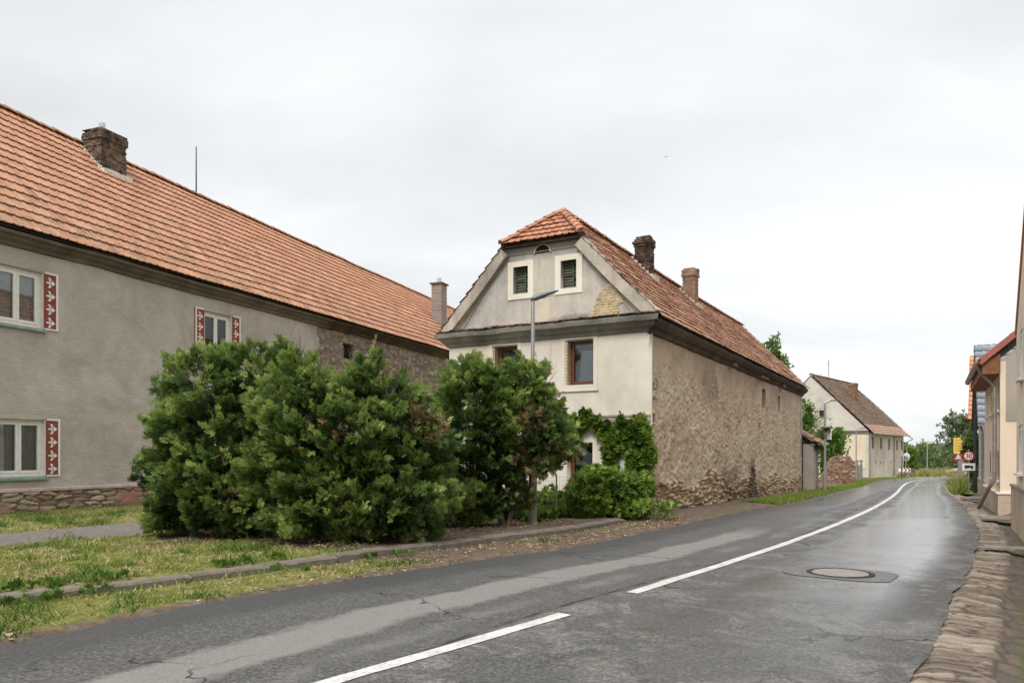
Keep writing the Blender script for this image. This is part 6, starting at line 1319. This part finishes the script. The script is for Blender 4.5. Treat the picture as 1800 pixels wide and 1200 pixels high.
# ---------- street lamps ----------
def lamp(label,x,y,z,h,hl,rot,r0,r1,zt,head=True,arm=.12):
    t_=thing('street_lamp',label,'street lamp',(x,y,z),rot,'street lamps')
    m=MB(); m.tube([(0,0,-.1),(0,0,zt*.5),(0,0,zt)],[r0*1.04,r0,r0*.93],14); m.build('base_post',M['post_grey'] if head else M['galv'],t_)
    m=MB(); m.tube([(0,0,zt-.02),(0,0,zt+.05)],[r1*1.5,r1*1.5],12); m.build('collar',M['galv'],t_)
    m=MB(); m.tube([(0,0,zt),(0,0,h-.1),(0,0,h)],[r1,r1*.9,r1*.85],10); m.build('pole',M['galv'],t_)
    m=MB(); a=hl
    if head:
        V=[];n=10; pr=[(-.04,.035,.05),(.0,.055,.075),(.08,.075,.085),(.2,.065,.09),(.34,.04,.085),(.46,.028,.065),(.52,.015,.03)]
        for (x_,hz,wy) in pr:
            zc=.02+(x_+.04)*.33
            for k_ in range(n):
                an=2*math.pi*k_/n; V.append((x_,wy*math.cos(an),zc+hz*math.sin(an)*(1 if math.sin(an)>0 else .75)))
        F=[(i*n+k_,i*n+(k_+1)%n,(i+1)*n+(k_+1)%n,(i+1)*n+k_) for i in range(len(pr)-1) for k_ in range(n)]+[tuple(range(n))[::-1],tuple((len(pr)-1)*n+k_ for k_ in range(n))]
        V=[(x_*hl/.5,y_*1.05,h+z_*1.05) for x_,y_,z_ in V]; m.add(V,F,True); ho=m.build('lamp_head',M['lamp_head'],t_)
        m=MB(); m.add([(.2*hl/.5,-.055,h+.045),(.42*hl/.5,-.05,h+.125),(.42*hl/.5,.05,h+.125),(.2*hl/.5,.055,h+.045)],[(0,1,2,3)]); m.build('lamp_glass',M['sign_white'],ho)
    else:
        m.tube([(0,0,h-.02),(.08,0,h+.05),(hl*.45,0,h+.12)],r1*.8,8); m.build('arm',M['galv'],t_)
        m=MB(); m.box(hl*.4,hl,-.07,.07,h+.09,h+.15); m.build('lamp_head',M['lamp_head'],t_)
    return t_
lx,ly=.42,15.5
lamp('nearest street lamp, grey pole at the right-hand yew bush before the cream house',lx,ly,gZ(lx,ly),4.62-gZ(lx,ly),.50,R(8),.082,.042,2.68-gZ(lx,ly))
l2=lamp('second street lamp, at the shed, carrying a horn loudspeaker',15.86,38.92,gz(38.92),4.15-gz(38.9),.62,R(-5),.085,.06,1.3,False)
m=MB(); z_=2.72-gz(38.9); m.lathe([(.04,0),(.07,.12),(.20,.24),(.205,.25)],(0,0,0),14)
for i,v in enumerate(m.v): m.v[i]=(v[0]-.0,-v[2]-.05,z_+v[1])
m.build('horn_loudspeaker',M['cap_dark'],l2)
m=MB(); m.box(.06,.30,-.08,.08,z_-.42,z_+.02); m.box(.12,.34,-.06,.06,z_+.02,z_+.10); m.build('switch_box',M['sign_white'],l2)
lamp('thin street lamp standing before the corner of the far pale house',28.33,63.22,gz(63.2),3.62-gz(63.2),.75,R(10),.07,.05,1.2,False)
lamp('most distant street lamp, beyond the bend beside the round green tree',51.1,94.5,gz(94.5),3.05-gz(94.5),.8,R(0),.09,.07,1.2,False)
# ---------- wire fence ----------
wf=thing('wire_fence','low wire mesh fence behind the lamp post, half hidden by vine leaves','fence',(.05,16.65,gZ(.05,16.65)),math.atan2(1.85,2.95))
for i in range(4):
    m=MB(); m.tube([(i*1.12,0,-.2),(i*1.12,0,.98)],.02,7); m.build('fence_post',M['post_grey'],wf)
m=MB()
for i in range(46): x=i*.075; m.tube([(x,0,.05),(x,0,.92)],.0022,3,False)
for i in range(11): z_=.06+i*.085; m.tube([(0,0,z_),(3.4,0,z_)],.0022,3,False)
m.build('wire_mesh',M['wire'],wf)
# ---------- right-hand footbridges of planks, pipes ----------
def planks(label,yw,d0,d1,n,wd,th,z,mat,grp='plank crossings over the gutter'):
    x,y,an=gut(yw,d0); t_=thing('plank_bridge',label,'footbridge',(x,y,gz(y)+z),an-R(90),grp); r_=random.Random(int(yw*10))
    for i in range(n):
        m=MB(); y0=(i-n/2)*wd; e=r_.uniform(-.06,.06); m.box(e,d1-d0+r_.uniform(-.05,.05),y0+.006,y0+wd-.006,r_.uniform(-.004,.004),th+r_.uniform(-.006,.01)); o=m.build('plank',mat,t_)
    return t_
planks('nearest plank crossing over the gutter, two long grey boards',12.35,.05,1.1,3,.14,.035,.02,M['wood_grey'])
planks('middle plank crossing over the gutter, stacked boards before the peach house',17.9,.12,.95,5,.20,.05,.03,M['wood_grey'])
planks('farthest plank crossing over the gutter, by the weeds and the speed sign',28.8,.1,1.0,4,.25,.06,.04,M['wood_grey'])
for (yy,dd_,lab,L_) in ((11.55,.72,'grey concrete pipe lying behind the nearest plank crossing',.75),(11.2,.80,'shorter grey pipe lying next to the gutter wall, nearest the camera',.6)):
    x,y,an=gut(yy,dd_); m=MB(); m.tube([(-.05,0,0),(L_,0,.05)],.075,14,False); m.tube([(L_,0,.05),(-.05,0,0)],.058,14,False); o=m.build('drain_pipe',M['concrete'],None); o.location=(x,y,gz(y)+.05); o.rotation_euler=(0,0,an-R(75)); tag(o,lab,'pipe','loose drain pipes')
x,y,an=gut(13.2,.72); m=MB(); m.lathe([(.07,0),(.10,.02),(.115,.16),(.13,.17),(.13,.21),(.11,.21),(.10,.05)],n=16); o=m.build('clay_pot',M['clay'],None); o.location=(x,y,gz(y)-.03); o.rotation_euler=(R(80),0,an); tag(o,'orange clay pot lying on its side in the gutter by the nearest house','pot')
# ---------- signs ----------
def plate(name,mat,parent,prof,y0,y1):
    m=MB(); n=len(prof); m.add([(x,y0,z) for x,z in prof]+[(x,y1,z) for x,z in prof],[tuple(range(n)),tuple(range(n,2*n))[::-1]]+[(i,n+i,n+(i+1)%n,(i+1)%n) for i in range(n)]); return m.build(name,mat,parent)
def disc(r_,cz,n=28,sx=1): return [(sx*r_*math.cos(2*math.pi*i/n),cz+r_*math.sin(2*math.pi*i/n)) for i in range(n)]
def text(s,size,mat,parent,x,y,z,w_=None):
    c=bpy.data.curves.new('lettering','FONT'); c.body=s; c.size=size; c.align_x='CENTER'; c.align_y='CENTER'; c.extrude=.002; c.offset=.012*size
    o=bpy.data.objects.new('lettering',c); COL.objects.link(o); dg=bpy.context.evaluated_depsgraph_get(); me=bpy.data.meshes.new_from_object(o.evaluated_get(dg)); COL.objects.unlink(o); bpy.data.objects.remove(o)
    me.materials.clear(); me.materials.append(mat); ob=link(bpy.data.objects.new('lettering',me),parent); ob.rotation_euler=(R(90),0,0); ob.location=(x,y,z)
    if w_: ob.scale=(w_,1,1)
    return ob
ssx,ssy=21.05,35.4; sz=gz(ssy); vang=math.atan2(ssx,ssy)
sg=thing('speed_sign','round 30 speed limit sign with a lorry plate below, on a thin grey post','road sign',(ssx,ssy,sz),-vang*.9)
cz=1.47-sz
m=MB(); m.tube([(0,.03,-.1),(0,.03,cz+.32)],.03,8); m.build('post',M['galv'],sg)
dr=plate('sign_disc',M['sign_red'],sg,disc(.235,cz),-.012,0); plate('sign_face',M['sign_white'],dr,disc(.172,cz),-.017,-.0125)
text('30',.27,M['sign_black'],dr,0,-.0195,cz-.005,.95)
zp=cz-.50; lp=plate('lorry_plate',M['sign_white'],sg,[(-.26,zp-.17),(.26,zp-.17),(.26,zp+.17),(-.26,zp+.17)],-.012,0)
m=MB(); m.box(-.16,.05,-.018,-.013,zp-.05,zp+.07); 
m.add([(.06,-.0185,zp-.05),(.18,-.0185,zp-.05),(.18,-.0185,zp+.01),(.15,-.0185,zp+.06),(.06,-.0185,zp+.06)],[(0,1,2,3,4)])
for x in (-.11,.12): m.add([(x+.034*math.cos(q*.628),-.0187,zp-.06+.034*math.sin(q*.628)) for q in range(10)],[tuple(range(10))])
m.build('lorry_symbol',M['sign_black'],lp)
ux,uy=21.9,36.3; m=MB(); m.tube([(0,0,-.1),(0,0,2),(0,0,4.2-gz(uy))],[.085,.08,.07],10); o=m.build('utility_post',M['green_post'],None); o.location=(ux,uy,gz(uy)); tag(o,'tall dark green post behind the speed limit sign','post')
gpx,gpy=32.6,55.8; m=MB(); m.box(-.18,.18,-.18,.18,-.3,1.75,.03); m.box(-.23,.23,-.23,.23,1.75,1.85,.02); o=m.build('gate_pillar',M['wood_grey'],None); o.location=(gpx,gpy,gz(gpy)); o.rotation_euler=(0,0,R(-25)); tag(o,'weathered grey square gate pillar under the yellow sign','pillar')
yx,yy=28.9,49.6; yz=gz(yy); ya_=thing('yellow_sign','yellow board sign with faded rows of small lettering near the right-hand gate pillar','sign',(yx,yy,yz),-math.atan2(yx,yy)*.9); zc=1.5+17*yy/1350-yz
m=MB(); m.tube([(.1,.03,-.1),(.1,.03,zc+.4)],.035,8); m.build('post',M['galv'],ya_)
yb_=plate('board',M['sign_yellow'],ya_,[(-.34,zc-.52),(.34,zc-.52),(.34,zc+.52),(-.34,zc+.52)],-.015,0)
m=MB(); r_=random.Random(2)
for i,zr__ in enumerate((.36,.18,.02,-.13,-.28)):
    x=-.26
    while x<.22: w_=r_.uniform(.03,.10); m.box(x,x+w_,-.019,-.0155,zc+zr__-.022,zc+zr__+.022); x+=w_+.02
m.build('faded_lettering',M['sign_ink'],yb_)
tx,ty=29.4,50.6; tz=gz(ty); ts=thing('warning_sign','small red and white triangular warning sign just below the yellow board','road sign',(tx,ty,tz),-math.atan2(tx,ty)); zc=1.5-3*ty/1350-tz
m=MB(); m.tube([(0,.03,-.1),(0,.03,zc+.2)],.025,8); m.build('post',M['galv'],ts)
tp=plate('triangle_plate',M['sign_red'],ts,[(-.36,zc-.22),(.36,zc-.22),(0,zc+.36)],-.012,0); plate('triangle_face',M['sign_white'],tp,[(-.21,zc-.14),(.21,zc-.14),(0,zc+.21)],-.018,-.0125)
cx_,cy_=40.3,78.9; czz=gz(cy_); ch=thing('chevron_sign','low white board with dark red chevrons pointing right at the road bend','road sign',(cx_,cy_,czz),R(-12))
m=MB(); 
for x in (-.42,.42): m.tube([(x,.04,-.1),(x,.04,1.05)],.04,8)
m.build('posts',M['galv'],ch); zc=1.5-26*cy_/1350-czz
cb2=plate('board',M['sign_white'],ch,[(-.55,zc-.20),(.60,zc-.20),(.60,zc+.20),(-.55,zc+.20)],-.02,0); m=MB()
for x in (-.40,-.05,.30):
    m.add([(x,-.024,zc-.19),(x+.14,-.024,zc-.19),(x+.30,-.024,zc),(x+.14,-.024,zc+.19),(x,-.024,zc+.19),(x+.16,-.024,zc)],[(0,1,2,5),(5,2,3,4)])
m.build('chevrons',M['sign_dark'],cb2)
m=MB(); m.box(.60,.95,-.02,.02,zc-.22,zc+.22); m.build('dark_back_plate',M['cap_dark'],ch)
rx,ry=38.3,75.2; rz_=gz(ry); mr=thing('traffic_mirror','oval convex traffic mirror on a dark pole at the far house corner','mirror',(rx,ry,rz_),-math.atan2(rx,ry)*.8); zc=1.5-3*ry/1350-rz_
m=MB(); m.tube([(-.1,.08,-.1),(-.1,.08,zc+.1)],.05,8); m.tube([(-.1,.08,zc),(.28,.03,zc)],.03,6); m.build('pole',M['cap_dark'],mr)
m=MB(); n=24; V=[];
for rr,yy_ in ((1.12,-.02),(1.0,-.05)): V+=[(.30+.26*rr*math.cos(2*math.pi*i/n),yy_,zc+.37*rr*math.sin(2*math.pi*i/n)) for i in range(n)]
m.add(V,[(i,(i+1)%n,n+(i+1)%n,n+i) for i in range(n)]+[tuple(range(n))]); m.build('rim',M['sign_white'],mr)
m=MB(); V=[(.30,-.095,zc)]
for rr in (.5,1.0): V+=[(.30+.26*rr*math.cos(2*math.pi*i/n),-.095+.045*rr*rr,zc+.37*rr*math.sin(2*math.pi*i/n)) for i in range(n)]
m.add(V,[(0,1+i,1+(i+1)%n) for i in range(n)]+[(1+i,n+1+i,n+1+(i+1)%n,1+(i+1)%n) for i in range(n)],True); m.build('mirror_face',M['mirror'],mr)
# ---------- ruined wall and board fence before the far house ----------
rw=thing('ruined_wall','crumbling stump of red and pale brick wall beside the green shrub','wall',(22.3,54.2,gz(54)),R(2))
def rtop(U): return .5+1.3*sstep(-.3,.5,U)+.15*fbm(U*3,U*0,3,6)-.4*sstep(1.5,2.0,U)+.25*fbm(U*7,U*0+2,3,5)
def rwk(U,Zz): return worley(U*4,Zz*9,271)
at={'stone':lambda U,Zz:sstep(.35,.5,fbm(U*1.5,Zz*2,4,5)+.1),'rnd':lambda U,Zz:rwk(U,Zz)[2],'mort':lambda U,Zz:sstep(.2,.05,rwk(U,Zz)[1]-rwk(U,Zz)[0]),'stain':lambda U,Zz:U*0,'paint':lambda U,Zz:U*0}
for yy_ in (0,): grid_wall('brick_face',rw,M['ruin'],np.arange(-.3,2.0,.05),np.arange(-.3,2.3,.05),None,[],lambda U,Zz:(fbm(U*4,Zz*6,4,7)-.5)*.12+sstep(.02,.2,rwk(U,Zz)[1]-rwk(U,Zz)[0])*.05,at,rtop)
m=MB(); uu=np.arange(-.3,2.0,.15)
for a,b in zip(uu[:-1],uu[1:]): zt_=float(rtop(np.array((a+b)/2)))-.05; m.box(a,b,.06,.5,-.3,max(.05,zt_))
m.build('brick_core',M['ruin'],rw)
bf=thing('board_fence','grey weathered concrete and board fence between the ruined wall and the far house','fence',(25.2,58.6,gz(58.6)),math.atan2(13.5,8.4))
r_=random.Random(12); x=0
while x<10.5:
    m=MB(); h_=r_.uniform(1.25,1.75); w_=r_.uniform(.8,1.15); m.add([(x,0,-.2),(x+w_,0,-.2),(x+w_,0,h_-.1),(x+w_*.7,0,h_),(x,0,h_-.06),(x,.06,-.2),(x+w_,.06,-.2),(x+w_,.06,h_-.1),(x+w_*.7,.06,h_),(x,.06,h_-.06)],[(0,1,2,3,4),(9,8,7,6,5),(0,4,9,5),(1,6,7,2),(4,3,8,9),(3,2,7,8)]); m.build('fence_panel',M['concrete'],bf); x+=w_+.10
for k in range(5): m=MB(); m.box(k*2.6-.1,k*2.6,-.06,.1,-.2,1.7); m.build('fence_post',M['wood_grey'],bf)
# rubble and logs heap in the meadow
r_=random.Random(21)
rb=thing('log_heap','pale heap of cut logs and brush in the meadow below the large ash tree','log heap',(53.5,88.,gz(88)))
m=MB()
for k in range(60): 
    x=r_.uniform(-3.5,3.5); z_=max(.05,(.85-.028*x*x)*r_.random()); a=r_.uniform(-.5,.5); L_=r_.uniform(.5,1.4); m.tube([(x-L_/2,r_.uniform(-.8,.8),z_),(x+L_/2,r_.uniform(-.8,.8),z_+a*.3)],r_.uniform(.05,.13),6)
m.build('logs',simple('pale_cut_wood',(.40,.30,.21),.9,0,.4,3,.4),rb)
# bird
bd=MB(); bd.tube([(-.11,0,0),(-.05,0,.0),(.05,0,.005),(.12,0,0)],[.008,.032,.028,.006],8); bd.add([(.04,0,.01),(.0,.20,.09),(-.06,.36,.05),(-.03,.12,.03),(-.05,0,.0)],[(0,1,3,4),(1,2,3)]); bd.add([(.04,0,.01),(.0,-.20,.09),(-.06,-.36,.05),(-.03,-.12,.03),(-.05,0,0)],[(4,3,1,0),(3,2,1)])
o=bd.build('bird',M['cap_dark'],None); yb__=85; o.location=((1171-900)/1350*yb__,yb__,1.5+(800-276)/1350*yb__); o.rotation_euler=(R(15),0,R(40)); tag(o,'tiny dark bird flying in the grey sky right of the house roof','bird')
